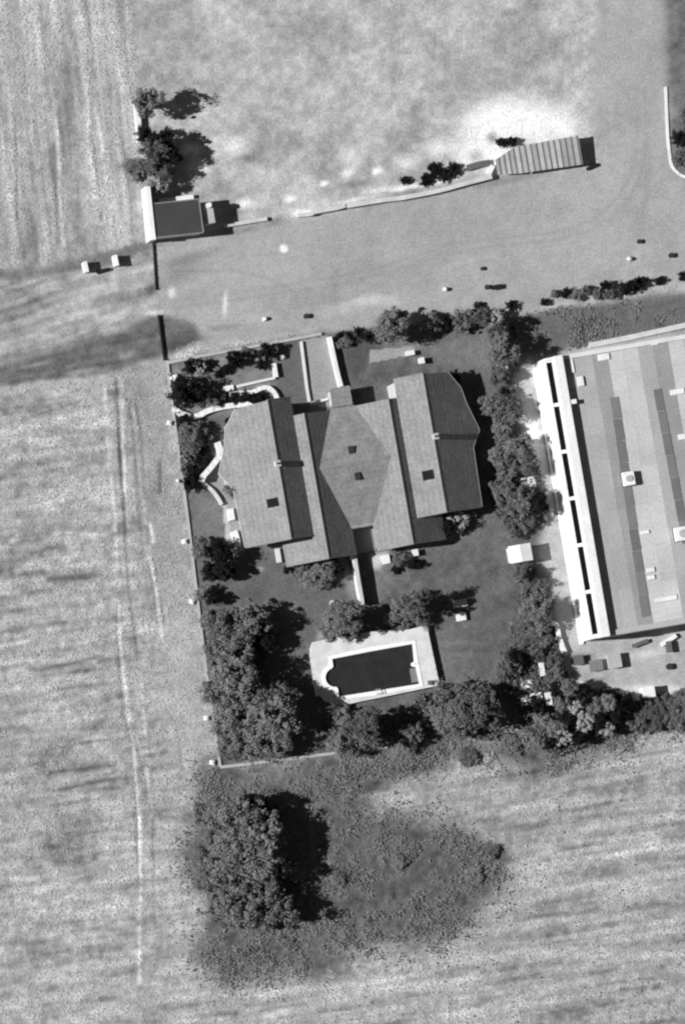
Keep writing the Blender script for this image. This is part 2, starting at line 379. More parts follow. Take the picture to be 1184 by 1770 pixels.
# south: scrub and field
paint('scrub_ground', [(372, 1330), (671, 1294), (935, 1252), (1184, 1205), (1400, 1180), (1400, 1240), (1184, 1262), (960, 1310), (900, 1320), (690, 1355), (640, 1380), (700, 1400), (840, 1430), (880, 1470), (868, 1530), (800, 1575), (730, 1640), (640, 1625), (560, 1690), (470, 1660), (400, 1700), (345, 1650), (352, 1560), (330, 1480), (340, 1400), (366, 1345)], 0.45, 0.3 * n_sml + 0.34 * n_mid + .14 * n_big, 3.2, 4, 0.10 * n_mid)
sf = .7 * aniso(-9, 170, 15, 61) + .5 * aniso(-8, 110, 8, 67)
paint('ploughed_field', [(1400, 1245), (1184, 1262), (960, 1318), (690, 1355), (625, 1372), (640, 1410), (720, 1402), (840, 1430), (900, 1455), (880, 1530), (810, 1580), (735, 1650), (640, 1640), (560, 1705), (470, 1680), (420, 1740), (380, 2100), (1600, 2100)], 0.68, 0.55 * sf + 0.3 * n_sml + .10 * n_mid, 2.0, 6, 0.2 * sf)
spot(760, 1330, 90, 12, -.08, -6); spot(640, 1340, 40, 10, .05); spot(960, 1330, 60, 14, -.12, -10); spot(450, 1345, 60, 10, .04, -8); spot(700, 1380, 60, 14, .08)
spot(1060, 1385, 50, 4, -.18, -10); spot(1000, 1400, 60, 4, -.12, -10); spot(720, 1405, 30, 4, -.15, -8); spot(1000, 1465, 50, 4, -.14, -12); spot(900, 1480, 30, 8, -.12, -15); spot(1060, 1470, 25, 5, -.1, -12)
lev = np.clip(lev, 0.06, 1.0)
alb = np.where(lev <= 0.04045, lev / 12.92, ((lev + 0.055) / 1.055) ** 2.4) / 1.22
alb = np.clip(alb, 0.015, 0.80)
hgt = hgt - 0.012
VV = np.stack([gx, gy, hgt], -1).reshape(-1, 3)
AL = np.clip(alb, 0, 1).reshape(-1)
idx = np.arange(nx * ny).reshape(ny, nx)
Q = np.stack([idx[:-1, :-1], idx[:-1, 1:], idx[1:, 1:], idx[1:, :-1]], -1).reshape(-1, 4)
zc = zone[:-1, :-1].reshape(-1)
# the pool basin and the house stand in holes-free ground; every cover is its own sheet
for zi, zn in enumerate(ZN):
    q = Q[zc == zi]
    if not len(q): continue
    used, inv = np.unique(q, return_inverse=True)
    me = bpy.data.meshes.new(zn)
    me.vertices.add(len(used)); me.vertices.foreach_set('co', VV[used].astype(np.float32).ravel())
    me.loops.add(q.size); me.loops.foreach_set('vertex_index', inv.astype(np.int32).ravel())
    me.polygons.add(len(q)); me.polygons.foreach_set('loop_start', np.arange(0, q.size, 4, dtype=np.int32))
    me.update(calc_edges=True)
    at = me.attributes.new('albedo', 'FLOAT', 'POINT'); at.data.foreach_set('value', AL[used].astype(np.float32))
    me.polygons.foreach_set('use_smooth', np.ones(len(q), bool))
    me.materials.append(M['paved' if zn in ('concrete_yard', 'road', 'driveway', 'terrace_paving', 'warehouse_apron') else 'ground'])
    o = link(zn, me); tag(o, kind='structure')
bm = bmesh.new(); bx(bm, -2500, 2500, -2500, 2500, -1.0, -0.45)
tag(build('ground', bm, 'far'), kind='structure')

def scatter(name, weight, n, size, top, m, up=.5, seed=3):
    """uncountable small leaves or stalks spread over the ground where weight > 0"""
    r = np.random.default_rng(seed)
    w = np.clip(weight, 0, None).ravel(); c = np.cumsum(w); k = np.searchsorted(c, r.random(n) * c[-1])
    P = np.stack([gx.ravel()[k], gy.ravel()[k], hgt.ravel()[k]], -1) + np.stack([r.uniform(-G, G, n), r.uniform(-G, G, n), top * r.random(n) ** 1.5 + .02], -1)
    N = r.normal(size=(n, 3)) * .6 + np.array([0, 0, up]); N /= np.linalg.norm(N, axis=1)[:, None]
    t = np.cross(N, r.normal(size=N.shape)); t /= np.linalg.norm(t, axis=1)[:, None]; b = np.cross(N, t)
    sz = size * (.5 + r.random((n, 1)))
    v = np.stack([P - t * sz, P - b * sz * .6, P + t * sz, P + b * sz * .6], 1).reshape(-1, 3)
    me = bpy.data.meshes.new(name)
    me.vertices.add(4 * n); me.vertices.foreach_set('co', v.astype(np.float32).ravel())
    me.loops.add(4 * n); me.loops.foreach_set('vertex_index', np.arange(4 * n, dtype=np.int32))
    me.polygons.add(n); me.polygons.foreach_set('loop_start', np.arange(0, 4 * n, 4, dtype=np.int32))
    me.update(calc_edges=True); me.materials.append(M[m])
    return me
M['stalk'] = mat('dry_stalk', 0.48, 1, 0, 0.2, 1.0, 0.3, 5)
M['weed'] = mat('weed_leaf', 0.185, 1, 0, 0.4, 0.6, 0.3, 5)
def zmask(*names): return np.isin(zone, [ZN.index(q) for q in names]).astype(float)
rows = np.clip(.5 + 2.2 * np.where(PY < 480, fn, np.where(PX > 500, sf, st)) + 1.2 * n_sml, 0.02, 1)
tag(link('stubble', scatter('stubble', zmask('stubble_field', 'ploughed_field') * rows * np.clip(lev * 2 - .6, 0, 1), 80000, .08, .10, 'stalk', .7, 5)), 'dry cut stubble standing in rows over the pale fields', 'stubble', kind='stuff')
tag(link('weeds', scatter('weeds', (blur(zmask('scrub_ground'), 9) ** 1.5 + .015 * inside([(300, 1340), (1300, 1250), (1300, 1800), (300, 1800)], 1)) * (1 - zmask('warehouse_apron', 'concrete_yard', 'dirt_track')) * np.clip(.2 + 2.5 * n_sml + 3 * n_mid, 0, 1) ** 1.5, 42000, .12, .22, 'weed', .9, 6)), 'rough weeds and long grass over the scrub strips', 'weeds', kind='stuff')
UG = sum(inside(p_, 1.0) * k_ for p_, k_ in (([(350, 1060), (480, 1060), (470, 1130), (440, 1200), (500, 1210), (505, 1290), (390, 1315)], 1), ([(850, 560), (900, 570), (900, 640), (880, 700), (930, 800), (945, 900), (900, 930), (850, 870), (850, 700)], .5), ([(880, 960), (930, 1000), (955, 1060), (965, 1130), (985, 1180), (1080, 1200), (1184, 1200), (1230, 1250), (1080, 1260), (950, 1300), (900, 1250), (860, 1160), (890, 1060)], 1), ([(730, 1200), (870, 1190), (860, 1270), (740, 1280), (560, 1290), (560, 1230), (690, 1240)], .6), ([(340, 1390), (480, 1390), (500, 1520), (480, 1600), (360, 1600)], .8), ([(295, 640), (330, 730), (370, 740), (350, 840), (320, 840)], .5)))
tag(link('undergrowth', scatter('undergrowth', UG * np.clip(.3 + 2.5 * n_sml + 2 * n_mid, 0, 1), 70000, .15, .8, 'leaf', .6, 8)), 'leafy undergrowth filling the ground between the garden trees', 'undergrowth', kind='stuff')

# ------------------------------------------------------------------ the semi-detached house
TH = math.atan2(0.17, 0.985)
hc = W(602 + 14.5, 885)            # centre of symmetry near v=0
house = thing('semi_detached_house', 'large semi-detached house with parallel tiled gables and hexagonal cross roof in the garden', 'house', (0, 0, 0), TH)
# local u right, local y north = -v ; u0/v0 from the photo
u0, v0 = 457.0, 900.0
cxp, cyp = u0 * .985 + v0 * .17, -u0 * .17 + v0 * .985
house.location = ((cxp - 592) / S, (885 - cyp) / S, 0)
SL = 0.66
ZR = 5.7
ZV = ZR - 3.0 * SL
ZI = ZV + 1.1 * SL
ZC = ZI - 3.7 * SL
def hroof(name, pts, m='tile', t=0.16, parent=house):
    bm = bmesh.new(); slab(bm, [(u, -v, z) for u, v, z in pts], t)
    return build(name, bm, m, parent)
for s in (-1, 1):
    zo = lambda u: ZR - (u - 9.0) * SL
    pts = [(9, -8.9), (12.3, -8.7), (13.6, -6.8), (14.0, -4.9), (15.1, -1.7), (13.9, .2), (13.7, 7.1), (9, 7.1)]
    outer = hroof('roof_slope', [(s * u, v, zo(u)) for u, v in pts])
    hroof('roof_slope', [(s * 8.999, -8.9, ZR), (s * 8.999, 7.1, ZR), (s * 6, 7.1, ZV), (s * 6, -8.9, ZV)])
    hroof('roof_slope', [(s * 5.998, -6.8, ZV - .004), (s * 5.998, 7.1, ZV - .004), (s * 4.9, 7.1, ZI), (s * 4.9, -6.8, ZI)])
    hroof('roof_slope', [(s * 9.3, 7.16, ZI - 4.4 * SL), (s * 9.3, 10.0, ZI - 4.4 * SL), (s * 4.9, 10.0, ZI), (s * 4.9, 7.16, ZI)])
    hroof('roof_slope', [(s * 4.898, -6.8, ZI), (s * 1.2, -6.8, ZC), (s * 1.2, 10.0, ZC), (s * 4.898, 10.0, ZI)])
    # eaves gutters and verge tiles
    gp = [(s * u, -v, zo(u) - .06) for u, v in ((12.38, -8.7), (13.68, -6.8), (14.08, -4.9), (15.18, -1.7), (13.98, .2), (13.78, 7.1))]
    bm = bmesh.new()
    for a_, b_ in zip(gp[:-1], gp[1:]): tube(bm, a_, b_, .07, .07, 6)
    build('gutter', bm, 'frame', house)
    for ve, ua, za, ub, zb in ((7.16, 9, ZR, 13.7, zo(13.7)), (-8.95, 9, ZR, 6, ZV), (7.15, 9, ZR, 6, ZV), (10.05, 4.9, ZI, 9.3, ZI - 4.4 * SL), (10.05, 4.9, ZI, 1.2, ZC)):
        bm = bmesh.new(); tube(bm, (s * ua, -ve, za - .02), (s * ub, -ve, zb - .02), .08, .08, 6); build('verge', bm, 'ridge', house)
    # ridge caps
    for u, z, va, vb in ((9, ZR, -8.95, 7.15), (4.9, ZI, -6.85, 10.05)):
        bm = bmesh.new()
        vs = [bm.verts.new((s * u + du, -v, z + dz)) for v in (va, vb) for du, dz in ((-.14, -.05), (0, .06), (.14, -.05))]
        for a in ((0, 1, 4, 3), (1, 2, 5, 4), (0, 3, 5, 2), (0, 2, 1), (3, 4, 5)): bm.faces.new([vs[i] for i in a])
        build('ridge_cap', bm, 'ridge', house)
    # walls under the roofs
    def prof(pts, va, vb, name='wall'):
        bm = bmesh.new()
        A = [bm.verts.new((s * u, -va, z)) for u, z in pts]; B = [bm.verts.new((s * u, -vb, z)) for u, z in pts]
        bm.faces.new(A); bm.faces.new(B[::-1])
        for i in range(len(pts)): bm.faces.new((A[i], A[(i + 1) % len(pts)], B[(i + 1) % len(pts)], B[i]))
        return build(name, bm, 'dwall', house)
    d = .2
    prof([(5.9, 0), (11.9, 0), (11.9, zo(11.9) - d), (9, ZR - d), (5.9, ZV - d - .05)], -8.5, 6.75)
    prof([(11.9, 0.001), (13.3, 0.001), (13.3, zo(13.3) - d), (11.9, zo(11.9) - d)], -6.3, 6.74)
    prof([(13.3, 0), (14.4, 0), (14.4, zo(14.4) - d), (13.3, zo(13.3) - d)], -2.9, -.4, 'bay_wall')
    prof([(1.5, 0), (5.89, 0), (5.89, ZV - d - .04), (4.9, ZI - d), (1.5, ZC - d + .15)], -6.4, 9.7)
    prof([(5.91, 0), (8.9, 0), (8.9, ZI - 4.0 * SL - d), (5.91, ZI - 1.01 * SL - d)], 6.76, 9.69, 'extension_wall')
    # windows in gables and long wall
    for nm, (ua, ub, va, vb, za, zb) in {'w1': (7.6, 8.8, 6.75, 6.75, 1.0, 2.2), 'w2': (9.8, 11.0, 6.75, 6.75, 1.0, 2.2), 'w3': (2.6, 4.2, 9.7, 9.7, .1, 2.2), 'w4': (8.2, 9.6, -8.5, -8.5, 1, 2.2), 'w5': (2.6, 3.8, -6.4, -6.4, 1, 2.2)}.items():
        f = box('window', 'frame', house, min(s * ua, s * ub), max(s * ua, s * ub), -va - .05, -va + .05, za, zb)
        box('pane', 'glass', f, min(s * ua, s * ub) + .08, max(s * ua, s * ub) - .08, -va - .07, -va + .07, za + .08, zb - .08)
    for va in (1.6, 4.4):
        f = box('window', 'frame', house, min(s * 13.24, s * 13.36), max(s * 13.24, s * 13.36), -va - .6, -va + .6, .9, 2.1)
        box('pane', 'glass', f, min(s * 13.22, s * 13.38), max(s * 13.22, s * 13.38), -va - .52, -va + .52, .98, 2.02)
    # chimney on the ridge
    ch = box('chimney', 'white', house, s * 9.15 - .27, s * 9.15 + .27, 1.55 - .3, 1.55 + .3, 4.6, 6.2)
    box('chimney_cap', 'coping', ch, s * 9.15 - .32, s * 9.15 + .32, 1.55 - .35, 1.55 + .35, 6.2, 6.28)
    bm = bmesh.new(); cyl(bm, s * 9.15, 1.55, 6.28, 6.5, .13, .11); build('chimney_pot', bm, 'drum', ch)
# roof windows on the west-facing slopes
def roofwin(u, v, zf, sl, w=.55, l=.5):
    f = bmesh.new(); slab(f, [(u - w, -v - l, zf(u - w) + .16), (u + w, -v - l, zf(u + w) + .16), (u + w, -v + l, zf(u + w) + .16), (u - w, -v + l, zf(u - w) + .16)], .14)
    fo = build('roof_window', f, 'drum', house)
    g = bmesh.new(); slab(g, [(u - w * .8, -v - l * .8, zf(u - w * .8) + .19), (u + w * .8, -v - l * .8, zf(u + w * .8) + .19), (u + w * .8, -v + l * .8, zf(u + w * .8) + .19), (u - w * .8, -v + l * .8, zf(u - w * .8) + .19)], .02)
    build('pane', g, 'glass', fo)
roofwin(-10.3, 2.7, lambda u: ZR - (-u - 9) * SL, SL)
roofwin(7.75, 2.6, lambda u: ZR - (9 - u) * SL, SL, .55, .55)
# cross roof in the central valley
UC = 4.1
ZX = ZC + (UC - 1.2) * SL
vr = -0.3
for e in (-1, 1):
    vend = 7.1 if e > 0 else -7.3
    hroof('cross_roof_slope', [(-UC, vr, ZX + .03), (UC, vr, ZX + .03), (1.2, vend, ZC + .03), (-1.2, vend, ZC + .03)], 'tile_cross', .2)
    zf = lambda v, e=e, vend=vend: ZX + .03 + (ZC - ZX) * (v - vr) / (vend - vr)
    vm = vr + e * (1.6 if e > 0 else 1.5)
    um = .05 if e > 0 else -.15
    vt = box('roof_vent', 'drum', house, um - .28, um + .28, -vm - .4, -vm + .4, zf(vm) - .05, zf(vm) + .22)
    box('vent_cowl', 'metal_d', vt, um - .32, um + .32, -vm - .44, -vm + .44, zf(vm) + .22, zf(vm) + .28)
bm = bmesh.new(); bx(bm, -UC + .1, UC - .1, -vr - .1, -vr + .1, ZX + .0, ZX + .09); build('ridge_cap', bm, 'ridge', house)
# porch between the two front doors, and small link walls
box('porch_roof', 'tile_cross', house, -1.15, 1.15, 7.0, 9.2, 2.35, 2.55)
box('porch_wall', 'dwall', house, -.95, .95, 7.05, 8.9, 0, 2.34)
for s in (-1, 1):
    box('door', 'wood', house, s * 2.0 - .45, s * 2.0 + .45, 6.35, 6.46, 0, 2.0)
box('patio_floor', 'dconc', house, -1.45, 1.45, -9.9, -6.6, .004, .05)
box('link_wall', 'dwall', house, -1.45, 1.45, -6.9, -6.62, 0, 2.1)

# ------------------------------------------------------------------ low walls
def wall_path(name, label, pts, w, h, m='white', cat='wall', cop=None, z0=0.0, group=None):
    """wall along photo pixels (tops matched at height h)"""
    P = [W(x, y, h) for x, y in pts]
    o = thing(name, label, cat, (P[0].x, P[0].y, 0), 0, group)
    def ribbon(w, z0, z1, nm, m, par):
        bm = bmesh.new()
        n = len(P); Ls = []
        for i in range(n):
            a, b = P[max(i - 1, 0)], P[min(i + 1, n - 1)]
            d = (b - a); d.z = 0; d.normalize()
            nn = Vector((-d.y, d.x, 0)) * w / 2
            c = P[i] - P[0]; c.z = 0
            jit = 0.02 * math.sin(i * 2.3)
            Ls.append([bm.verts.new((c + nn + Vector((0, 0, z0)))), bm.verts.new((c + nn + Vector((0, 0, z1 + jit)))), bm.verts.new((c - nn + Vector((0, 0, z1 + jit)))), bm.verts.new((c - nn + Vector((0, 0, z0))))])
        for A, B in zip(Ls[:-1], Ls[1:]):
            for k in range(4): bm.faces.new((A[k], A[(k + 1) % 4], B[(k + 1) % 4], B[k]))
        bm.faces.new(Ls[0]); bm.faces.new(Ls[-1][::-1])
        return build(nm, bm, m, par)
    ribbon(w, -.2, h - (.08 if cop else 0), 'wall_body', m, o)
    if cop: ribbon(w + .08, h - .078, h, 'coping', cop, o)
    return o
def smooth(pts, n=4):
    out = []
    for i in range(len(pts) - 1):
        p0, p1, p2, p3 = pts[max(i - 1, 0)], pts[i], pts[i + 1], pts[min(i + 2, len(pts) - 1)]
        for k in range(n):
            t = k / n
            out.append(tuple(0.5 * (2 * b + (c - a) * t + (2 * a - 5 * b + 4 * c - d) * t * t + (3 * b - a - 3 * c + d) * t ** 3) for a, b, c, d in zip(p0, p1, p2, p3)))
    return out + [pts[-1]]
wall_path('boundary_wall', 'long low boundary wall with grey coping between west field and garden', smooth([(290, 628), (298, 700), (312, 800), (326, 905), (341, 1030), (352, 1120), (365, 1215), (381, 1325)], 3), .25, .2, 'offwhite', cop='coping')
wall_path('boundary_wall', 'low front boundary wall running past the dark bushes to the driveway gate', [(291, 627), (350, 615), (420, 602), (480, 591), (556, 577)], .25, .3, 'offwhite', cop='coping')
wall_path('boundary_wall', 'low rear boundary wall along the south end of the garden', [(382, 1326), (450, 1318), (530, 1308), (600, 1299), (670, 1291)], .25, .25, 'offwhite', cop='coping')
wall_path('garden_wall', 'tall white garden wall running south from the middle of the house', [(613, 962), (619, 1000), (627, 1045)], .35, 1.6, 'white', cop='kerb')
wall_path('garden_wall', 'white wall on the east side of the pale front lane', [(570, 582), (578, 620), (585, 650), (590, 668)], .45, .85, 'white')
wall_path('garden_wall', 'narrow pale wall between the dark driveway and the pale front lane', [(521, 590), (526, 630), (531, 670), (535, 694)], .28, .35, 'offwhite')
wall_path('garden_wall', 'short pale cross wall closing the front lane by the house', [(536, 697), (552, 693), (568, 689)], .3, .5, 'offwhite')
wall_path('retaining_wall', 'curved white retaining wall west of the front garden below the dark conifer', smooth([(301, 705), (312, 714), (328, 719), (342, 719), (360, 710), (382, 704), (410, 700), (428, 699), (440, 706)], 4), .62, .6, 'white')
wall_path('retaining_wall', 'hooked white retaining wall curling towards the driveway', smooth([(397, 681), (420, 679), (438, 677), (452, 671), (464, 670), (474, 678), (480, 690), (483, 700)], 4), .5, .6, 'white')
wall_path('garden_wall', 'thin pale wall crossing the front garden to the gate pillar', [(410, 668), (440, 661), (476, 653)], .3, .4, 'offwhite')
wall_path('gate_pillar', 'broad white wall end beside the dark driveway', [(474, 628), (478, 652)], .45, .6, 'white', cat='gate pillar')
wall_path('terrace_wall', 'curved white terrace wall bulging from the west side of the house', smooth([(377, 764), (381, 776), (382, 786), (374, 797), (362, 812), (353, 822), (349, 832)], 4), .6, 1.3, 'white')
wall_path('terrace_wall', 'thin pale terrace wall sweeping to the house corner in the west garden', smooth([(350, 834), (366, 846), (376, 858), (384, 872)], 3), .35, .5, 'offwhite')
wall_path('terrace_wall', 'short thick white wall block west of the house beside the lawn', [(399, 879), (402, 899)], .6, .9, 'white')
wall_path('terrace_wall', 'thick white curved wall at the south-west house corner', smooth([(405, 918), (409, 930), (411, 944), (404, 957)], 3), .7, 1.1, 'white')
wall_path('garden_wall', 'short white wall stub at the south end of the left wing', [(480, 948), (484, 972)], .45, .8, 'offwhite')
wall_path('yard_wall', 'low pale wall along the north edge of the yard beside the dark shed', smooth([(388, 390), (420, 385), (462, 378)], 3), .4, .5, 'kerb')
wall_path('yard_wall', 'stepped pale wall in the middle of the yard north edge', [(515, 372), (538, 370), (545, 366), (585, 359), (597, 355)], .45, .8, 'kerb')
wall_path('yard_wall', 'long pale wall along the north edge of the yard towards the slatted shed', smooth([(600, 356), (660, 346), (700, 341), (760, 329), (800, 318), (850, 305)], 3), .5, .8, 'kerb')
wall_path('kerb', 'curved white kerb at the road corner in the north-east', smooth([(1150, 150), (1153, 225), (1156, 260), (1160, 284), (1168, 296), (1184, 306), (1220, 312)], 4), .3, .14, 'white', cat='kerb')
wall_path('kerb', 'long pale kerb bank north of the warehouse roof', [(1018, 597), (1080, 585), (1184, 562), (1230, 552)], .6, .3, 'kerb', cat='kerb')
wall_path('garden_wall', 'bright low wall at the edge of the trees west of the warehouse end', smooth([(952, 1078), (962, 1080), (966, 1100), (976, 1128)], 3), .5, .6, 'white')
# dark wire fence between the west track and the yard
def fence(label, a, b, n, h):
    A, B = W(*a, h), W(*b, h); A.z = B.z = 0
    o = thing('wire_fence', label, 'fence', A)
    d = B - A
    for i in range(n + 1):
        bm = bmesh.new(); q = d * i / n; cyl(bm, q.x, q.y, 0, h + .1, .06, .06, 8); build('post', bm, 'metal_d', o)
    for i in range(n):
        bm = bmesh.new(); p, q = d * i / n, d * (i + 1) / n
        nn = Vector((-d.y, d.x, 0)).normalized() * .05
        prism(bm, [p + nn, q + nn, q - nn, p - nn], .05, h); build('mesh_panel', bm, 'metal_d', o)
fence('dark fence running south from the flat-roofed shed to the garden corner, interrupted by the track', (265, 420), (270, 500), 4, .3)
fence('dark fence from the dirt track to the north-west garden corner', (274, 545), (284, 622), 4, .45)
# white marker posts along the west boundary
for i, (x, y, l) in enumerate(((293, 731, 'white post on the west boundary beside the curved retaining wall'), (308, 831, 'faint white post on the west boundary level with the curved terrace wall'), (319, 936, 'white post on the west boundary beside the dark tree south-west of the house'),
                               (332, 1040, 'white post on the west boundary where the garden hedge begins'), (357, 1241, 'white post on the west boundary beside the big trees'), (367, 1318, 'large white post leaning at the south-west garden corner'), (297, 654, 'white post on the west boundary near its northern corner'))):
    p = W(x, y, .35); s = .24 if i not in (1, 6) else .14
    o = thing('boundary_post', l, 'post', (p.x, p.y, 0), random.uniform(-.4, .4), 'white posts along the west boundary')
    bm = bmesh.new(); prism(bm, [(-s, -s), (s, -s), (s, s), (-s, s)], -.2, .5); build('shaft', bm, 'white', o)
    bm = bmesh.new()
    b4 = [bm.verts.new((a * s * 1.15, b * s * 1.15, .502)) for a, b in ((-1, -1), (1, -1), (1, 1), (-1, 1))]; t = bm.verts.new((0, 0, .65))
    bm.faces.new(b4[::-1])
    for k in range(4): bm.faces.new((b4[k], b4[(k + 1) % 4], t))
    build('cap', bm, 'white', o)

# ------------------------------------------------------------------ swimming pool on a raised deck
DZ = 0.75
pool = thing('swimming_pool', 'raised swimming pool with dark water, white coping and rounded west end', 'swimming pool', (0, 0, 0))
outer = [W(x, y, DZ) for x, y in ((537, 1122), (541, 1110), (560, 1106), (640, 1092), (707, 1088), (738, 1080), (757, 1185), (690, 1199), (592, 1219), (562, 1212), (555, 1204))]
def arc(c, a0, a1, r, n):
    return [(c[0] + r * math.cos(R(a0 + (a1 - a0) * i / n)), c[1] + r * math.sin(R(a0 + (a1 - a0) * i / n))) for i in range(n + 1)]
inner_px = [(574, 1139), (640, 1126), (713, 1113), (716, 1143), (710, 1147), (712, 1152), (719, 1153), (725, 1182), (650, 1194), (586, 1204), (584, 1190)] + arc((579, 1171), 82, 250, 16.5, 10) + [(576, 1152)]
inner = [W(x, y, DZ) for x, y in inner_px]
def offset(P, d):
    n = len(P); out = []
    for i in range(n):
        a, b, c = P[i - 1], P[i], P[(i + 1) % n]
        t = ((b - a).normalized() + (c - b).normalized())
        t = t.normalized() if t.length > 1e-6 else (c - b).normalized()
        out.append(b + Vector((-t.y, t.x, 0)) * d)
    return out
ar = sum(a.x * b.y - b.x * a.y for a, b in zip(inner, inner[1:] + inner[:1]))
sgn = -1 if ar > 0 else 1
cop = offset(inner, sgn * .5)
def ring(name, O, I, z0, z1, m, par):
    """slab between two loops, bridged by triangulated fill"""
    bm = bmesh.new()
    for z in (z1,):
        eo = [bm.verts.new((p.x, p.y, z)) for p in O]; ei = [bm.verts.new((p.x, p.y, z)) for p in I]
        es = [bm.edges.new((L[i], L[(i + 1) % len(L)])) for L in (eo, ei) for i in range(len(L))]
        bmesh.ops.triangle_fill(bm, use_beauty=True, edges=es)
    g = bmesh.ops.extrude_face_region(bm, geom=list(bm.faces))
    bmesh.ops.translate(bm, vec=(0, 0, z0 - z1), verts=[v for v in g['geom'] if isinstance(v, bmesh.types.BMVert)])
    return build(name, bm, m, par)
ring('deck', outer, cop, -.05, DZ, 'deck', pool)
ring('coping', [p for p in cop], inner, .1, DZ + .06, 'copw', pool)
bm = bmesh.new(); prism(bm, [(p.x, p.y) for p in inner], .05, DZ - .22); build('water', bm, 'water', pool)
for k in range(3):
    a = [W(x, y, DZ - .05) for x, y in ((708 + 2 * k, 1156), (720, 1154), (724, 1178), (712 + 2 * k, 1180))]
    bm = bmesh.new(); prism(bm, a, .1, DZ - .19 + .05 * k); build('step', bm, 'dconc' if k == 0 else 'conc', pool) if k == 0 else bm.free()
for dx in (0, 5):
    p = W(650 + dx, 1195 - dx * .18, DZ); bm = bmesh.new()
    tube(bm, (p.x, p.y - .35, DZ), (p.x, p.y - .3, DZ + .7), .04, .04); tube(bm, (p.x, p.y - .3, DZ + .7), (p.x, p.y + .2, DZ + .55), .04, .04); tube(bm, (p.x, p.y + .2, DZ + .55), (p.x, p.y + .22, DZ - .4), .04, .04)
    build('ladder_rail', bm, 'frame', pool)
# bands of paving on the deck
for pts in (((541, 1128), (552, 1203)), ((732, 1088), (752, 1180))):
    A, B = W(*pts[0], DZ), W(*pts[1], DZ)
    for i in range(8):
        p, q = A.lerp(B, (i + .04) / 8), A.lerp(B, (i + .96) / 8)
        nn = Vector(((q - p).y, -(q - p).x, 0)).normalized() * .45
        bm = bmesh.new(); prism(bm, [p + nn, q + nn, q - nn, p - nn], DZ - .02, DZ + .012); build('paving_slab', bm, 'deck', pool)

# ------------------------------------------------------------------ warehouse to the east
ww = thing('warehouse', 'long white-walled warehouse with pale flat roof and dark rooflight strips east of the garden', 'warehouse', W(962, 612, 0), 0)
TW = math.atan2(.168, .986)
base = W(988 - 38.5, 612 + 6, 5)     # outer face of parapet, north end, on the roof level
ww.location = (base.x, base.y, 0); ww.rotation_euler = (0, 0, TW)
LN, WIu, ZW = 32.6, 26.0, 5.0
box('wall', 'white', ww, -.55, -.40, -LN, 0, -.1, 4.55)
box('wall', 'offwhite', ww, -.39, WIu, -LN, -LN + .3, -.1, 4.9)
box('wall', 'offwhite', ww, -.39, WIu, -.3, 0, -.1, 4.9)
box('plinth', 'white', ww, -1.0, -.552, -LN - .3, -.1, -.1, .25)
box('parapet', 'white', ww, .30, 1.25, -LN, 0, 4.3, 5.95)
box('parapet', 'coping', ww, 1.26, WIu, -LN, -LN + .6, 4.901, 5.25)
box('parapet', 'offwhite', ww, 1.26, WIu, -.5, 0, 4.901, 5.2)
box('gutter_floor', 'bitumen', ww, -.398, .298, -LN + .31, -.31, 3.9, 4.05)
for i in range(7):
    y = -(i * LN / 6); y = min(max(y, -LN + .31), -.31)
    box('gutter_bridge', 'white', ww, -.397, .297, y - .2 if y > -LN + 1 else y, y + .2 if y < -1 else y, 4.06, 4.5)
nu, nv = 14, 7
pw, pl = (WIu - 1.3) / nu, (LN - 1.2) / nv
for i in range(nu):
    for j in range(nv):
        u, v = 1.28 + i * pw, -.55 - j * pl
        box('roof_panel', ('flat', 'flat', 'flat_d', 'flat_l', 'flat_l', 'flat', 'flat_d', 'flat_l', 'flat', 'flat_d', 'flat', 'flat_l', 'flat', 'flat')[i], ww, u + .006, u + pw - .006, v - pl + .006, v - .006, 4.7, ZW + random.uniform(-.015, .015))
box('roof_deck', 'conc', ww, 1.27, WIu - .1, -LN + .61, -.51, 4.4, 4.97)
def rooflights(a, b, w, n):
    ww_inv = Matrix.Translation(ww.location) @ Matrix.Rotation(TW, 4, 'Z'); ww_inv.invert()
    A, B = ww_inv @ W(*a, ZW), ww_inv @ W(*b, ZW)
    for i in range(n):
        y0, y1 = A.y + (B.y - A.y) * i / n, A.y + (B.y - A.y) * (i + 1) / n
        x = A.x + (B.x - A.x) * (i + .5) / n
        box('rooflight_panel', 'rooflight', ww, x - w / 2, x + w / 2, y1 + .03, y0 - .03, 4.9, ZW + .06)
rooflights((1061, 686), (1116, 1066), 1.0, 10)
rooflights((1135, 672), (1186, 940), .95, 7)
ww_m = Matrix.Translation(ww.location) @ Matrix.Rotation(TW, 4, 'Z')
def onroof(px, py, z=ZW): return W(px, py, z)
def unit(px, py, w, l, h, label, name='rooftop_unit'):
    p = W(px, py, ZW + h); o = thing(name, label, 'roof unit', (p.x, p.y, ZW + .02), TW)
    box('casing', 'white', o, -w / 2, w / 2, -l / 2, l / 2, 0, h, bev=.05)
    bm = bmesh.new(); cyl(bm, 0, 0, h, h + .1, min(w, l) * .3, min(w, l) * .3, 16); build('fan_ring', bm, 'coping', o)
    box('base_rail', 'metal_d', o, -w / 2 - .08, w / 2 + .08, -l / 2 - .05, l / 2 + .05, -.02, .08)
unit(1087, 827, 1.3, 1.6, .85, 'big white cube unit on the dark rooflight strip of the warehouse roof')
unit(1180, 922, 1.8, 1.6, .8, 'white roof unit at the right edge of the picture on the warehouse roof')
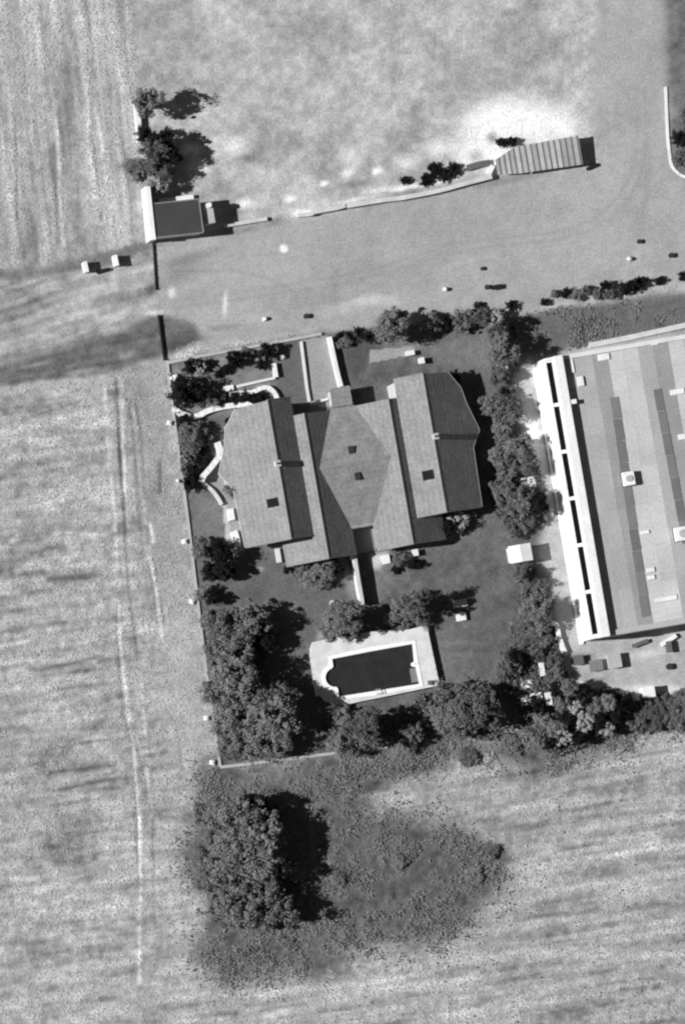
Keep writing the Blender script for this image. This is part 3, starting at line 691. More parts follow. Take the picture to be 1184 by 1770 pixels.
for px, py, w, l, t, lb in ((1003, 659, .7, 1.1, .22, 'small white hatch near the north-west corner of the warehouse roof'), (1043, 617, 1.3, .7, .12, 'low white hatch beside the north parapet of the warehouse'),
                   (1131, 593, .8, .4, .12, 'tiny white hatch by the kerb on the north-east warehouse roof'), (1170, 677, 1.6, .6, .12, 'long white hatch at the east edge of the warehouse roof'), (1178, 755, .8, .6, .12, 'square white hatch at the right picture edge on the warehouse roof'),
                   (1114, 920, 1.0, .4, .12, 'small white hatch east of the first rooflight strip'), (1124, 985, .9, .5, .12, 'white hatch with a pipe east of the first rooflight strip'), (1125, 998, .8, .45, .12, 'lower white hatch of the pair by the first rooflight strip'),
                   (988, 632, .4, 1.6, .1, 'narrow white hatch beside the parapet at the north roof corner'), (1150, 1035, 2.6, .5, .06, 'long pale walkway slab across the south warehouse roof')):
    p = W(px, py, ZW + t); o = thing('roof_hatch', lb, 'roof hatch', (p.x, p.y, ZW), TW, 'white hatches on the warehouse roof')
    box('lid', 'white', o, -w / 2, w / 2, -l / 2, l / 2, .05, t + .05, bev=.02)
    box('curb', 'coping', o, -w / 2 - .06, w / 2 + .06, -l / 2 - .06, l / 2 + .06, -.02, .05)
# bracket across the parapet shadow near the north
p = W(985, 695, 5.95); o = thing('roof_ladder', 'short bright crossing plate over the black parapet shadow on the warehouse', 'roof hatch', (p.x, p.y, ZW), TW)
box('tread', 'white', o, -.35, .75, -.25, .25, .75, .85); box('stile', 'metal_d', o, .6, .7, -.22, .22, -.02, .75)

# ------------------------------------------------------------------ dark flat-roofed shed, lean-to and slatted shed in the north
BZ = 3.0
pts = [W(x, y, BZ) for x, y in ((267, 352), (344, 344), (352, 402), (271, 411))]
sh = thing('flat_roofed_shed', 'dark flat-roofed shed with white west wall at the yard corner', 'shed', pts[3] * 1)
sh.location.z = 0
o0 = Vector((pts[3].x, pts[3].y, 0))
bm = bmesh.new(); prism(bm, [p - o0 for p in pts], BZ - .25, BZ); build('roof', bm, 'felt', sh)
cen = sum((p - o0 for p in pts), Vector()) / 4
bm = bmesh.new(); prism(bm, [cen + (p - o0 - cen) * .96 for p in pts], -.1, BZ - .26); build('wall', bm, 'offwhite', sh)
wp = [W(x, y, BZ + .2) - o0 for x, y in ((252, 322), (260, 322), (270, 414), (261, 415))]
bm = bmesh.new(); prism(bm, wp, -.1, BZ + .2); build('west_wall', bm, 'white', sh)
# low parapet round the roof
for a, b in ((1, 2), (2, 3), (0, 1)):
    p, q = pts[a] - o0, pts[b] - o0
    nn = Vector((-(q - p).y, (q - p).x, 0)).normalized() * .07
    bm = bmesh.new(); prism(bm, [p + nn, q + nn, q - nn, p - nn], BZ + .002, BZ + .12); build('roof_edge', bm, 'dconc', sh)
# lintel strip (bright) on the north side
wall_path('garden_wall', 'white wall end beside the field at the north picture edge', [(236, 170), (239, 200), (243, 246)], .6, .8, 'white')
wall_path('garden_wall', 'bright low wall north of the dark shed under the round bush', [(276, 347), (300, 344), (335, 340)], .5, .6, 'white')
p = W(363, 368, 2.5); lt = thing('water_tank_hut', 'narrow hut with a bright top in the shadow east of the dark shed', 'hut', (p.x, p.y, 0), TH)
box('wall', 'dwall', lt, -.4, .4, -1.15, 1.15, -.1, 2.4); box('roof', 'coping', lt, -.45, .45, -1.2, 1.2, 2.4, 2.5)
bm = bmesh.new(); cyl(bm, 0, .85, 2.5, 3.0, .32, .28, 14); build('tank', bm, 'white', lt)
for x, y, w, lb in ((149, 461, .42, 'left one of two white gate blocks on the western dirt track'), (201, 450, .42, 'right one of two white gate blocks on the western dirt track')):
    p = W(x, y, 1.35); g = thing('gate_block', lb, 'block', (p.x, p.y, 0), TH + .05, 'white gate blocks on the track')
    box('block', 'white', g, -w / 2, w / 2, -.6, .6, -.1, 1.25, bev=.04); box('cap', 'white', g, -w / 2 - .03, w / 2 + .03, -.63, .63, 1.252, 1.35)
p = W(179, 468, .3); lg = thing('log', 'dark log lying between the two white gate blocks', 'log', (p.x, p.y, .2), .2)
bm = bmesh.new(); tube(bm, (-.75, 0, 0), (.75, .05, .02), .26, .2, 10); build('trunk', bm, 'drum', lg)
# slatted shed
ss = thing('slatted_shed', 'low shed with ribbed pale roof panels at the north end of the yard', 'shed')
SZ = 1.75
ssl = W(895, 300, 0); ss.location = (ssl.x, ssl.y, 0)
NW, NE, SE, SW = (889, 254), (999, 234), (1007, 284), (897, 300)
nP = 11
lerp = lambda a, b, t: (a[0] + (b[0] - a[0]) * t, a[1] + (b[1] - a[1]) * t)
def P0(px, z): v = W(px[0], px[1], z); return v - Vector((ssl.x, ssl.y, 0))
for i in range(nP):
    t0, t1 = i / nP, (i + .62) / nP
    t2 = (i + 1) / nP
    for a, b, dz, mm in ((t0, t1, 0, 'shed'), (t1, t2, -.07, 'dconc')):
        q = [P0(lerp(NW, NE, a), SZ + dz), P0(lerp(NW, NE, b), SZ + dz), P0(lerp(SW, SE, b), SZ - .2 + dz), P0(lerp(SW, SE, a), SZ - .2 + dz)]
        bm = bmesh.new(); slab(bm, q, .1); build('roof_panel' if dz == 0 else 'roof_channel', bm, mm, ss)
LNW, LSW = (856, 276), (860, 302)
for i in range(4):
    for a, b, dz, mm in ((i / 4, (i + .6) / 4, 0, 'shed'), ((i + .6) / 4, (i + 1) / 4, -.07, 'dconc')):
        q = [P0(lerp(LNW, NW, a), SZ - .3 + dz), P0(lerp(LNW, NW, b), SZ - .3 + dz), P0(lerp(LSW, SW, b), SZ - .45 + dz), P0(lerp(LSW, SW, a), SZ - .45 + dz)]
        bm = bmesh.new(); slab(bm, q, .1); build('roof_panel' if dz == 0 else 'roof_channel', bm, mm, ss)
bm = bmesh.new(); prism(bm, [P0(x, 1.2) for x in ((891, 257), (998, 237), (1005, 281), (898, 297))], -.1, 1.3); build('wall', bm, 'offwhite', ss)
bm = bmesh.new(); prism(bm, [P0(x, 1.0) for x in ((858, 279), (888, 262), (895, 297), (862, 299))], -.1, 1.05); build('wall', bm, 'white', ss)
for v in ss.children:
    pass
wall_path('dark_bar', 'dark timber beam lying beside the south-east corner of the slatted shed', [(1014, 292), (1032, 284)], .35, .35, 'drum', cat='beam')
wall_path('dark_bar', 'long dark bar standing in for a low pergola shadow west of the slatted shed', [(808, 290), (828, 284), (846, 281)], .7, .5, 'wood', cat='beam')  # dark bar added where the shadow of a low pergola lies
wall_path('yard_wall', 'white low wall west end of the slatted shed', [(845, 300), (852, 286)], .5, .9, 'white')

# ------------------------------------------------------------------ small garden shed and yard objects
p = W(900, 956, 2.3); gs = thing('garden_shed', 'small white-roofed garden shed beside the trees east of the lawn', 'shed', (p.x, p.y, 0), TH)
box('wall', 'offwhite', gs, -1.1, 1.1, -.85, .85, -.1, 1.95)
for s in (-1, 1):
    bm = bmesh.new(); slab(bm, [(0, -1, 2.35), (s * 1.3, -1, 2.05), (s * 1.3, 1, 2.05), (0, 1, 2.35)], .08); build('roof_slope', bm, 'white', gs)
box('door', 'wood', gs, -.4, .4, -.9, -.84, 0, 1.8)
def rock(label, px, py, r, h=.5, m='stone', name='pale_stone', cat='stone', seed=0):
    p = W(px, py, h * .6); rr = random.Random(seed + px)
    bm = bmesh.new(); bmesh.ops.create_icosphere(bm, subdivisions=2, radius=1)
    for v in bm.verts:
        k = 1 + rr.uniform(-.14, .14); v.co = Vector((v.co.x * r * k, v.co.y * r * .85 * k, max(v.co.z, -.4) * h * k))
    o = build(name, bm, m); o.location = (p.x, p.y, h * .3); o.rotation_euler.z = rr.uniform(0, 3)
    return tag(o, label, cat)
for a in (('pale stone lying on the yard by the garden front wall', 458, 551, .3), ('pale stone alone in the middle of the yard', 770, 500, .3), ('pale stone on the eastern yard', 1088, 447, .3),
          ('pale stone on the lawn south of the left wing', 575, 1042, .4), ('pale stone beside the driveway bushes', 489, 617, .36), ('pale boulder in the front garden by the north-west corner', 304, 652, .45), ('pale boulder near the dark conifer wall', 364, 756, .35),
          ('pale stone in the front bushes beside the lane', 475, 603, .5)):
    rock(*a)
for lb, px, py, r, h in (('dark drum standing on the yard above the garden lane', 530, 546, .28, .9), ('dark drum on the eastern yard beside the road', 1105, 417, .25, .7), ('dark drum at the right picture edge of the yard', 1160, 441, .28, .8),
                     ('small dark drum on the yard above the hedge row', 834, 464, .22, .5), ('dark drum left of the black crate on the yard', 842, 496, .27, .6), ('dark drum on the pale ground south of the warehouse', 1157, 1152, .36, .8)):
    h *= .55; p = W(px, py, h); o = thing('drum', lb, 'drum', (p.x, p.y, 0), 0, 'dark drums standing about')
    bm = bmesh.new(); cyl(bm, 0, 0, -.05, h, r, r, 14); build('body', bm, 'drum', o)
    bm = bmesh.new(); cyl(bm, 0, 0, h, h + .03, r * 1.06, r * 1.06, 14); build('rim', bm, 'metal_d', o)
def block(name, label, px, py, w, l, h, m, cat, rz=None, top=None):
    p = W(px, py, h); o = thing(name, label, cat, (p.x, p.y, 0), TH if rz is None else rz)
    box('body', m, o, -w / 2, w / 2, -l / 2, l / 2, -.05, h - .08, bev=.03)
    box('top', top or m, o, -w / 2 - .05, w / 2 + .05, -l / 2 - .05, l / 2 + .05, h - .078, h)
    return o
block('crate', 'black crate lying on the yard above the hedge row', 859, 496, 1.1, .45, .45, 'drum', 'crate')
block('stone_bench', 'white stone bench on the lawn east of the pool trees', 797, 1067, 1.0, .7, .5, 'white', 'bench')
block('garden_table', 'grey garden table on the lawn above the white bench', 795, 1043, 1.5, .8, .6, 'conc', 'table')
block('garden_urn', 'white urn plinth on the patio south of the right wing', 718, 955, .55, .65, .8, 'white', 'plinth')
block('patio_block', 'bright patio block below the middle of the house', 667, 967, .8, .9, .4, 'white', 'block')
block('patio_block', 'small white block at the head of the white garden wall', 610, 963, .5, .5, 1.0, 'white', 'block')
block('gate_post', 'white post on the pale paving in the east front garden', 709, 610, .9, .45, .7, 'white', 'post')
block('gate_post', 'white post beside the north gable of the right wing', 729, 623, .5, .6, .9, 'white', 'post')
block('planter', 'white planter in the front garden above the hooked wall', 395, 671, 1.1, .5, .4, 'white', 'planter')
block('planter', 'dark planter on the pool deck corner', 743, 1180, .4, .4, 1.1, 'wood', 'planter')
block('store_box', 'white box among the trees at the east garden edge by the dark tree', 872, 640, .8, .9, 1.3, 'white', 'box')
block('store_box', 'bright box in the tree gap west of the warehouse', 913, 833, 1.5, 1.1, .7, 'offwhite', 'box')
block('tarp_stack', 'long white sheeted stack in the south-east garden corner', 918, 1205, 2.4, .7, .6, 'white', 'stack')
block('tarp_stack', 'small white sheeted stack above the long one in the south-east corner', 911, 1182, 1.3, .8, .6, 'white', 'stack')
block('tarp_stack', 'upright white sheeted stack near the south-east trees', 948, 1208, .6, 1.4, .9, 'white', 'stack')
block('tarp_stack', 'narrow white panel stack north of the sheeted stacks', 936, 1155, .5, 1.7, .8, 'white', 'stack')
block('pump_hut', 'small white hut at the edge of the hedge south of the warehouse', 1121, 1196, 1.3, 1.2, 1.5, 'white', 'hut')
block('pump_hut', 'tiny white box left of the white hut by the hedge', 1099, 1206, .7, .6, .6, 'white', 'box')
wall_path('loading_ramp', 'white sloping beam on the ground south of the warehouse', [(1143, 1114), (1168, 1098)], .5, .5, 'white', cat='beam')
block('pallet_stack', 'dark pallet stack south of the warehouse wall corner', 1000, 1141, 1.0, 1.0, .8, 'wood', 'stack')
block('pallet_stack', 'grey pallet stack with dark side south of the warehouse', 1030, 1150, 1.4, 1.2, .6, 'dconc', 'stack')
block('pallet_stack', 'pale crate pile with dark side south of the warehouse', 1062, 1142, 1.4, 1.6, 1.0, 'coping', 'stack')
block('pallet_stack', 'dark low stack under the white beam', 1156, 1118, .5, 1.2, .8, 'wood', 'stack')
block('pallet_stack', 'long dark plank pile south of the warehouse parapet', 1106, 1112, 1.8, .35, .5, 'wood', 'stack', TH + .2)

# ------------------------------------------------------------------ trees and shrubs
def crown_mesh(name, seed, n_cl, per, spread, leaf, shape='round', m='leaf'):
    r = np.random.default_rng(seed)
    P = []; N = []
    for i in range(n_cl):
        d = r.normal(size=3); d /= np.linalg.norm(d)
        if shape == 'cone':
            t = r.random() ** .8
            ang = r.random() * 6.283
            rad = (1 - t) * .85 * math.sqrt(r.random()) + .05
            c = np.array([rad * math.cos(ang), rad * math.sin(ang), t * 2.2 - .6]); cr = .16 + .18 * (1 - t)
        else:
            rr = (.3 + .62 * r.random() ** .55) * (1 + .28 * math.sin(3 * math.atan2(d[1], d[0]) + seed) * spread + .12 * math.sin(7 * math.atan2(d[1], d[0]) + 2 * seed))
            c = d * rr * np.array([1, 1, .8]); cr = .09 + .27 * r.random() ** 1.3
        q = r.normal(size=(per, 3)); q /= np.linalg.norm(q, axis=1)[:, None]
        q[:, 2] = np.where(r.random(per) < .6, np.abs(q[:, 2]), q[:, 2])
        st_ = r.uniform(.55, 1.5, 3)
        P.append(c + q * st_ * cr * (0.3 + .9 * r.random((per, 1)))); N.append(q * .6 + np.array([0, 0, .45]) + r.normal(size=(per, 3)) * .4)
    P, N = np.concatenate(P), np.concatenate(N)
    N /= np.linalg.norm(N, axis=1)[:, None]
    t = np.cross(N, r.normal(size=N.shape)); t /= np.linalg.norm(t, axis=1)[:, None]
    b = np.cross(N, t)
    sz = leaf * (.6 + .8 * r.random((len(P), 1)))
    v = np.stack([P - t * sz, P - b * sz * .6 + N * sz * .15, P + t * sz, P + b * sz * .6 + N * sz * .15], 1).reshape(-1, 3)
    me = bpy.data.meshes.new(name)
    n = len(P)
    me.vertices.add(4 * n); me.vertices.foreach_set('co', v.astype(np.float32).ravel())
    me.loops.add(4 * n); me.loops.foreach_set('vertex_index', np.arange(4 * n, dtype=np.int32))
    me.polygons.add(n); me.polygons.foreach_set('loop_start', np.arange(0, 4 * n, 4, dtype=np.int32))
    me.update(calc_edges=True); me.materials.append(M[m])
    return me
def trunk_mesh(seed, m='bark'):
    r = random.Random(seed); bm = bmesh.new()
    tube(bm, (0, 0, -.1), (.03, .02, .45), .055, .04, 8); tube(bm, (.03, .02, .45), (.02, -.02, .8), .04, .02, 7)
    for i in range(5):
        a = i * 1.26 + r.uniform(-.3, .3); z = r.uniform(.38, .6)
        tube(bm, (.02, 0, z), (.25 * math.cos(a), .25 * math.sin(a), z + r.uniform(.12, .25)), .022, .008, 5)
    me = bpy.data.meshes.new('trunk'); bm.to_mesh(me); bm.free(); me.materials.append(M[m]); return me
CR = {
 'b': [crown_mesh('crown', 100 + i, 64, 120, 1, .055, m='leaf') for i in range(5)],
 'm': [crown_mesh('crown', 200 + i, 60, 120, .8, .057, m='leafm') for i in range(4)],
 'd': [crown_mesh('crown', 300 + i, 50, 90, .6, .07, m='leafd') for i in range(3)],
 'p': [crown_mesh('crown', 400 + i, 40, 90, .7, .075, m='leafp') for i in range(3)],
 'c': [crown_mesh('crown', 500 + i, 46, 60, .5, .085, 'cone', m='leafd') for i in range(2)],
}
TK = [trunk_mesh(i) for i in range(3)]
cnt = [0]
def tree(px, py, r, h, kind, label, name=None, group=None, sy=1.0, rz=None):
    """px,py,r: crown centre and radius in photo pixels; h: height in metres"""
    cnt[0] += 1; i = cnt[0]; rr = random.Random(i * 13)
    if h > 3 and kind in 'bm': h *= 1.15
    R_ = r / S; hz = min(h * .55, R_ * 1.15); zc = h - hz * .95
    p = W(px, py, zc)
    nm = name or ('conifer_tree' if kind == 'c' else 'broadleaf_tree' if h > 2.2 else 'shrub')
    o = thing(nm, label, 'shrub' if nm == 'shrub' else 'hedge' if 'hedge' in nm else 'tree', (p.x, p.y, 0), 0, group)
    c = link('crown', CR[kind][i % len(CR[kind])], o); c.location = (0, 0, zc)
    c.scale = (R_ * 1.06, R_ * 1.06 * sy, hz); c.rotation_euler.z = rr.uniform(0, 6.28) if rz is None else rz
    t = link('trunk', TK[i % 3], o); t.scale = (h * .8, h * .8, zc + hz * .2)
T = tree
# north-west trees by the dark shed
T(252, 235, 16, 4, 'd', 'dark tree at the north end beside the white strip above the shed')
T(262, 262, 24, 4.5, 'b', 'grey ragged tree north of the dark shed, on the field edge')
T(282, 245, 20, 4.5, 'd', 'dark tree in the middle of the clump north of the shed')
T(275, 288, 22, 3.6, 'b', 'lower grey tree of the clump north of the shed')
T(300, 268, 18, 4.2, 'd', 'dark tree on the east side of the clump north of the shed')
T(272, 319, 20, 3.4, 'p', 'round pale tree just north of the dark shed roof')
T(255, 180, 26, 5, 'b', 'grey tree beyond the clump at the field edge')
T(232, 290, 18, 1.2, 'm', 'low grey bush at the field edge west of the tree clump')
# low shrubs north lot
for x, y, r, l in ((700, 312, 8, 'small dark bush by the yard wall, leftmost of five'), (738, 310, 12, 'ragged dark bush in the gravel lot near the yard wall'), (750, 293, 13, 'dark bush in the gravel lot, upper one of the ragged group'), (768, 302, 12, 'dark bush in the gravel lot beside the long dark bar'), (785, 293, 12, 'dark bush close to the bright ground near the slatted shed')):
    T(x, y, r, .9, 'd', l, group='ragged bushes in the gravel lot')
T(868, 246, 10, 1.2, 'd', 'small dark bush at the north-west corner of the slatted shed'); T(884, 244, 9, 1.2, 'd', 'little dark bush touching the slatted shed roof')
T(1174, 240, 14, 1.6, 'd', 'dark verge bush at the north-east road corner, upper one'); T(1178, 275, 16, 1.4, 'b', 'grey verge bush at the north-east road corner, lower one')
T(1190, 205, 18, 2, 'b', 'grey verge tree beyond the road corner')
# front garden
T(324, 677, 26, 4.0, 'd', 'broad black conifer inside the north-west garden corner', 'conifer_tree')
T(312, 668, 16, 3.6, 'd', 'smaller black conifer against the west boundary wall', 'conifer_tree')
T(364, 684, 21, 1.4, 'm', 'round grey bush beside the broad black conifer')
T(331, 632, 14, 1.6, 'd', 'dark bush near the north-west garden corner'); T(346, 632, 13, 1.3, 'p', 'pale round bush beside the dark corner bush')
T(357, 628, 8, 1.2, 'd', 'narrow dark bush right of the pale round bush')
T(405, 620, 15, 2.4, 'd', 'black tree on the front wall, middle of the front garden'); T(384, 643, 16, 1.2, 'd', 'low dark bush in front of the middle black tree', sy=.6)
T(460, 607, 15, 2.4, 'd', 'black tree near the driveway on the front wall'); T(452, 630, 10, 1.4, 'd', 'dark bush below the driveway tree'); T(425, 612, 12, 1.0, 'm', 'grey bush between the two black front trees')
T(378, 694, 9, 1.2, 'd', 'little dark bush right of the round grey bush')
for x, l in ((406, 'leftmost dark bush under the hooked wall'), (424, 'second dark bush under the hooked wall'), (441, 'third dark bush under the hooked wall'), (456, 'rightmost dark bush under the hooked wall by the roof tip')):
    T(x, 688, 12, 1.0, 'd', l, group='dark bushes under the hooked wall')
T(398, 730, 10, 1.0, 'd', 'small dark bush on the terrace at the west roof corner')
# west garden
T(334, 753, 27, 2.8, 'b', 'wide dark-grey tree on the west boundary beside the curved terrace wall')
T(350, 790, 18, 1.1, 'd', 'black leaf clump standing in for tree shade at the curved white terrace wall'); T(318, 725, 12, 2.0, 'd', 'dark bush at the boundary below the retaining wall')  # black clump at the terrace wall replaces the shade of the wide tree
T(334, 812, 13, 1.2, 'd', 'black bush left of the terrace wall foot'); T(328, 835, 11, 2.2, 'd', 'black bush on the boundary above the small west lawn', sy=1.5)
T(404, 846, 14, 2.6, 'm', 'grey bush on the terrace touching the west roof')
T(392, 845, 9, 1.8, 'p', 'pale bush beside the terrace wall on the west side')
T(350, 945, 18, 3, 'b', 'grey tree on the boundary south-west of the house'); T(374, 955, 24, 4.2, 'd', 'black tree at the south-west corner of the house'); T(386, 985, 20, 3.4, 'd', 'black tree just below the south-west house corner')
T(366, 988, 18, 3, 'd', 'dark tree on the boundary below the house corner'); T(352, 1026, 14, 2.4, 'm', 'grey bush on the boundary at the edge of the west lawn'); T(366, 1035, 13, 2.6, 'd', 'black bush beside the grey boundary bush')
T(405, 945, 9, 1.5, 'p', 'pale bush at the foot of the thick curved wall')
# west lower garden trees
T(385, 1080, 34, 4.5, 'b', 'grey tree on the west boundary north of the big trees'); T(436, 1075, 34, 4.6, 'b', 'ragged dark-grey tree in the middle of the west lawn edge'); T(412, 1112, 28, 4.2, 'm', 'grey tree behind the tree with the widest black shadow')
T(376, 1132, 24, 3.4, 'm', 'grey tree hugging the west boundary beside the large grove'); T(405, 1165, 42, 6.2, 'm', 'tall grey tree casting a wide black shadow on the west lawn')
T(378, 1195, 28, 4.5, 'm', 'pale grey tree on the boundary west of the tall tree'); T(455, 1105, 22, 3.5, 'd', 'dark tree right of the ragged lawn-edge trees')
T(400, 1240, 36, 4.6, 'm', 'grey tree on the boundary side of the south-west grove'); T(446, 1225, 34, 4.8, 'm', 'grey tree in the middle of the south-west grove'); T(474, 1240, 38, 7.0, 'm', 'tall pale-grey tree on the east side of the south-west grove')
T(440, 1272, 32, 4.0, 'm', 'dark-grey tree in the south of the grove'); T(402, 1285, 26, 3.2, 'm', 'grey bush in the south-west garden corner'); T(470, 1285, 30, 3.6, 'm', 'grey bush along the rear boundary wall'); T(484, 1203, 24, 4.8, 'b', 'grey tree at the north edge of the grove beside the lawn')
T(600, 1266, 34, 4.0, 'b', 'grey tree south of the pool paving, west one'); T(632, 1256, 33, 5.6, 'b', 'grey tree south of the pool casting a black shadow, middle one'); T(590, 1240, 22, 2.6, 'm', 'grey bush right of the black grove shadow'); T(615, 1285, 24, 3.0, 'b', 'dark-grey bush on the rear boundary wall'); T(715, 1268, 18, 3, 'b', 'grey tree beyond the end of the rear wall')
T(705, 1290, 14, 1.6, 'm', 'low grey bush south of the rear wall end')
T(790, 1215, 40, 4.4, 'b', 'ragged grey tree south-east of the pool, left one'); T(832, 1228, 38, 5.2, 'b', 'ragged grey tree south-east of the pool with black shadow'); T(800, 1250, 30, 3.6, 'b', 'grey tree in front of the south-east pair'); T(768, 1240, 24, 2.8, 'm', 'grey bush left of the south-east pair')
# pool and house south
T(592, 1078, 34, 3.2, 'm', 'grey tree on the north side of the pool deck'); T(606, 1068, 24, 5.0, 'm', 'grey tree beside the white garden wall end'); T(568, 1090, 16, 1.6, 'm', 'low grey bush at the pool deck corner')
T(702, 1050, 26, 3.4, 'm', 'mottled grey tree north of the pool with black shadow'); T(718, 1042, 22, 5.4, 'b', 'dark-grey tree beside the mottled one north of the pool'); T(693, 1080, 14, 1.3, 'm', 'grey bush touching the pool deck'); T(728, 1068, 16, 2, 'm', 'grey bush between the deck corner and the tree shadow')
T(672, 1070, 10, 1.2, 'p', 'pale bush north of the pool beside the wall shadow')
T(525, 990, 18, 1.6, 'm', 'low grey bush south of the left wing'); T(545, 998, 20, 2.0, 'm', 'mottled bush south of the left wing, middle one'); T(566, 985, 18, 2.6, 'm', 'mottled bush below the south eave of the left wing'); T(580, 980, 14, 2.8, 'd', 'black leaf clump standing in for the shadow of the mottled bushes near the garden wall'); T(497, 985, 8, 1.6, 'd', 'tiny dark bush at the south-west corner of the left wing'); T(555, 1008, 14, 1.6, 'b', 'grey bush at the foot of the mottled bushes')  # black clump near the garden wall is added as the bushes' shadow
T(690, 965, 14, 1.4, 'm', 'grey bush on the patio south of the right wing'); T(716, 974, 11, 1.4, 'd', 'dark bush beside the white urn plinth'); T(684, 985, 9, .8, 'd', 'small dark bush at the patio edge')
T(790, 897, 18, 2.2, 'p', 'pale bush at the south-east corner of the house'); T(808, 886, 12, 1.6, 'm', 'grey bush right of the pale corner bush'); T(776, 912, 14, 2.6, 'd', 'black bush under the south-east eave')
# east front garden
T(678, 562, 30, 5.0, 'm', 'large round grey tree at the north garden edge with black shadow')
T(745, 558, 16, 2.4, 'm', 'grey bush right of the large round tree'); T(768, 555, 12, 2.2, 'd', 'dark bush in the north hedge line'); T(800, 558, 22, 2.4, 'b', 'mottled grey bush in the north hedge line'); T(835, 545, 14, 2.4, 'b', 'dark-grey bush in the north hedge line near the pale bank'); T(828, 530, 10, .8, 'd', 'low dark bush on the pale bank'); T(885, 528, 10, .8, 'd', 'low dark tuft on the pale bank east')
T(858, 550, 14, 2.4, 'p', 'pale bush at the north-east garden corner'); T(862, 572, 20, 3, 'b', 'dark-grey tree at the north-east garden corner'); T(870, 605, 26, 4.6, 'm', 'round grey tree at the garden edge with black round shadow'); T(880, 560, 14, 3.2, 'd', 'black tree at the north-east garden corner')
T(782, 655, 14, 2.4, 'd', 'black leaf clump standing in for a tree shadow at the north tip of the right wing'); T(640, 582, 12, 2.2, 'd', 'dark bush on the east side of the front lane lawn'); T(585, 582, 10, 1.4, 'd', 'dark bush at the head of the white lane wall', sy=.6); T(595, 590, 12, 1.2, 'm', 'grey bush beside the white lane wall')  # black clump at the roof tip is added in place of a tree shadow
T(620, 576, 12, .9, 'd', 'low dark hedge bush at the north garden edge', sy=.5)
T(860, 648, 18, 3, 'b', 'dark-grey tree left of the white store box'); T(868, 690, 16, 2.2, 'b', 'grey bush at the east edge near the warehouse corner'); T(882, 702, 24, 3, 'b', 'slanting grey bush at the east garden edge'); T(845, 700, 18, 2.4, 'm', 'pale-grey bush beside the east eave'); T(872, 678, 9, 2, 'd', 'black bush between store box and slanting bush')
T(870, 745, 15, 2.3, 'm', 'grey tree along the east eave, northern one'); T(895, 775, 22, 3.4, 'm', 'ragged grey tree in the east tree belt'); T(880, 810, 26, 3.3, 'b', 'dark-grey tree in the east tree belt beside the house'); T(862, 790, 17, 2.7, 'm', 'grey tree close to the east eave'); T(912, 800, 19, 3.1, 'b', 'grey tree beside the bright box in the belt')
T(868, 850, 21, 2.8, 'b', 'dark-grey tree near the south-east house corner'); T(905, 865, 26, 3.1, 'm', 'wide dark-grey tree in the east belt below the bright box'); T(930, 868, 22, 4.4, 'd', 'black tree at the warehouse side of the east belt'); T(880, 890, 22, 2.3, 'b', 'dark-grey tree at the south of the east belt'); T(905, 905, 17, 2.0, 'b', 'grey bush above the white shed')
T(888, 915, 14, 1.9, 'b', 'dark bush north-west of the white shed'); T(905, 990, 18, 2.0, 'b', 'grey bush below the white shed'); T(925, 1010, 22, 1.8, 'b', 'flat dark hedge east of the lawn', sy=.55); T(915, 990, 12, 2.4, 'd', 'black bush below the white shed by the apron')
T(930, 1055, 26, 4.2, 'm', 'round grey tree at the apron edge with black shadow'); T(905, 1080, 21, 2.0, 'b', 'grey bush below the round apron tree'); T(935, 1095, 21, 2.2, 'm', 'grey bush beside the bright apron wall'); T(910, 1110, 19, 1.9, 'm', 'pale-grey bush in the east garden corner')
T(878, 1150, 22, 2.8, 'b', 'dark-grey tree at the east garden edge with black shadow'); T(955, 1140, 15, 2.0, 'b', 'grey bush near the narrow white panels'); T(960, 1165, 15, 2.2, 'b', 'dark-grey bush south of the bright apron wall'); T(890, 1135, 14, 3.0, 'd', 'black tree behind the east-edge dark-grey tree'); T(925, 1130, 16, 2.0, 'm', 'grey bush left of the white panels')
# south-east thicket
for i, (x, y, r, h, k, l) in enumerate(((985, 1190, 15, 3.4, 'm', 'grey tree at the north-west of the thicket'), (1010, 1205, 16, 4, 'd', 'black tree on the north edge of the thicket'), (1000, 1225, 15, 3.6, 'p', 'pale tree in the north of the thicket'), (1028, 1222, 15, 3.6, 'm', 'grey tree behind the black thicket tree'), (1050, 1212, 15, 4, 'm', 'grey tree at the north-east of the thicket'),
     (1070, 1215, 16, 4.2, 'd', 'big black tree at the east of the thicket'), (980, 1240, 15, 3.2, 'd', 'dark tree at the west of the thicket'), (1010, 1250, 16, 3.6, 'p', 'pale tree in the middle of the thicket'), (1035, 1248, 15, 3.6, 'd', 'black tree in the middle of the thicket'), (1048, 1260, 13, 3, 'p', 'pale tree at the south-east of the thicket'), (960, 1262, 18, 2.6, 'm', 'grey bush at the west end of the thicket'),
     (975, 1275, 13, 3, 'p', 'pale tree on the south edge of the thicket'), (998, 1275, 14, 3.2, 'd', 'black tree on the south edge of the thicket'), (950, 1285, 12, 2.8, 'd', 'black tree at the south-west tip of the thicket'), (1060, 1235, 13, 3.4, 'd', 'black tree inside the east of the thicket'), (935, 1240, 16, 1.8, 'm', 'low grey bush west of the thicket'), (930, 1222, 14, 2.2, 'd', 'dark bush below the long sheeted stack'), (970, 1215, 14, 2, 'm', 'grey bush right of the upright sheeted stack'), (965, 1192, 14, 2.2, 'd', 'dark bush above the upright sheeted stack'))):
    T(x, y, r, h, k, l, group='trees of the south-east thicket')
ORD = ['first', 'second', 'third', 'fourth', 'fifth', 'sixth', 'seventh', 'eighth', 'ninth', 'tenth', 'eleventh', 'twelfth', 'last']
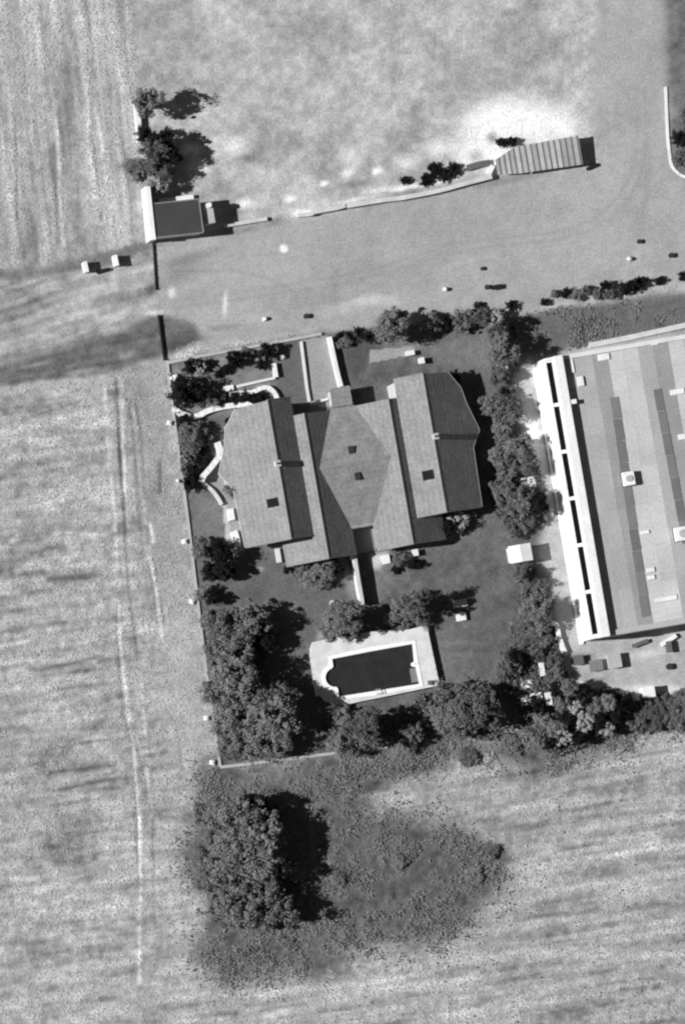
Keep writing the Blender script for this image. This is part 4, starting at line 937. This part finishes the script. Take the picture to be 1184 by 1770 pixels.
for k_, (x, y, r) in enumerate(((1095, 1230, 20), (1120, 1228, 22), (1148, 1220, 22), (1175, 1215, 24), (1105, 1250, 18), (1135, 1245, 20), (1165, 1240, 22), (1190, 1235, 20))):
    T(x, y, r, 1.9, 'b', ('%s dense hedge bush from the west, %s row, south of the warehouse' % (ORD[k_ % 4], 'back' if k_ < 4 else 'front')), 'hedge_bush', 'hedge bushes south of the warehouse')
# hedge row on the bank in the north-east
for k_, (x, y, r, h, k) in enumerate(((940, 522, 7, 1.0, 'd'), (957, 508, 7, 1.0, 'b'), (978, 508, 9, 1.3, 'd'), (994, 510, 10, 1.2, 'm'), (1012, 503, 10, 1.4, 'b'), (1030, 508, 9, 1.2, 'm'), (1044, 493, 9, 1.5, 'd'), (1052, 508, 10, 1.3, 'b'), (1078, 500, 11, 1.6, 'd'), (1092, 495, 12, 1.6, 'd'), (1105, 488, 11, 1.4, 'd'), (1140, 484, 9, .8, 'd'), (1180, 478, 10, 1, 'd'))):
    T(x, y, r, h, k, '%s small hedge bush from the west on the bank north of the warehouse' % ORD[k_], 'hedge_bush', 'hedge row on the bank')
# south scrub trees
T(415, 1415, 44, 6.0, 'b', 'big grey tree south of the garden, north one of the group'); T(450, 1455, 40, 5.8, 'm', 'grey tree of the southern group beside the black shadow'); T(405, 1480, 46, 5.0, 'b', 'wide grey tree of the southern group on the field side'); T(455, 1505, 44, 5.6, 'b', 'dark-grey tree of the southern group at the picture bottom')
T(445, 1400, 24, 5.0, 'd', 'dark tree at the north-east of the southern group'); T(362, 1470, 26, 2.4, 'm', 'grey bush between the west field and the southern trees'); T(375, 1410, 24, 2.6, 'm', 'grey bush at the north-west of the southern group'); T(358, 1515, 24, 2.4, 'm', 'lower grey bush between the west field and southern trees')
T(410, 1560, 42, 5, 'm', 'grey tree below the southern group'); T(465, 1575, 38, 5, 'b', 'dark-grey tree at the far south of the group')
for x, y, r, l in ((515, 1510, 15, 'low grey bush right of the southern tree shadow'), (690, 1490, 14, 'low tuft in the scrub south of the garden'), (585, 1520, 14, 'low tuft near the picture bottom in the scrub'), (820, 1510, 16, 'low tuft at the edge of the ploughed field'), (850, 1470, 12, 'low tuft on the tip of the dark scrub patch'), (880, 1290, 20, 'low grey bush south of the east garden trees'), (810, 1310, 18, 'low grey bush in the grass below the garden')):
    T(x, y, r, .8, 'm', l)
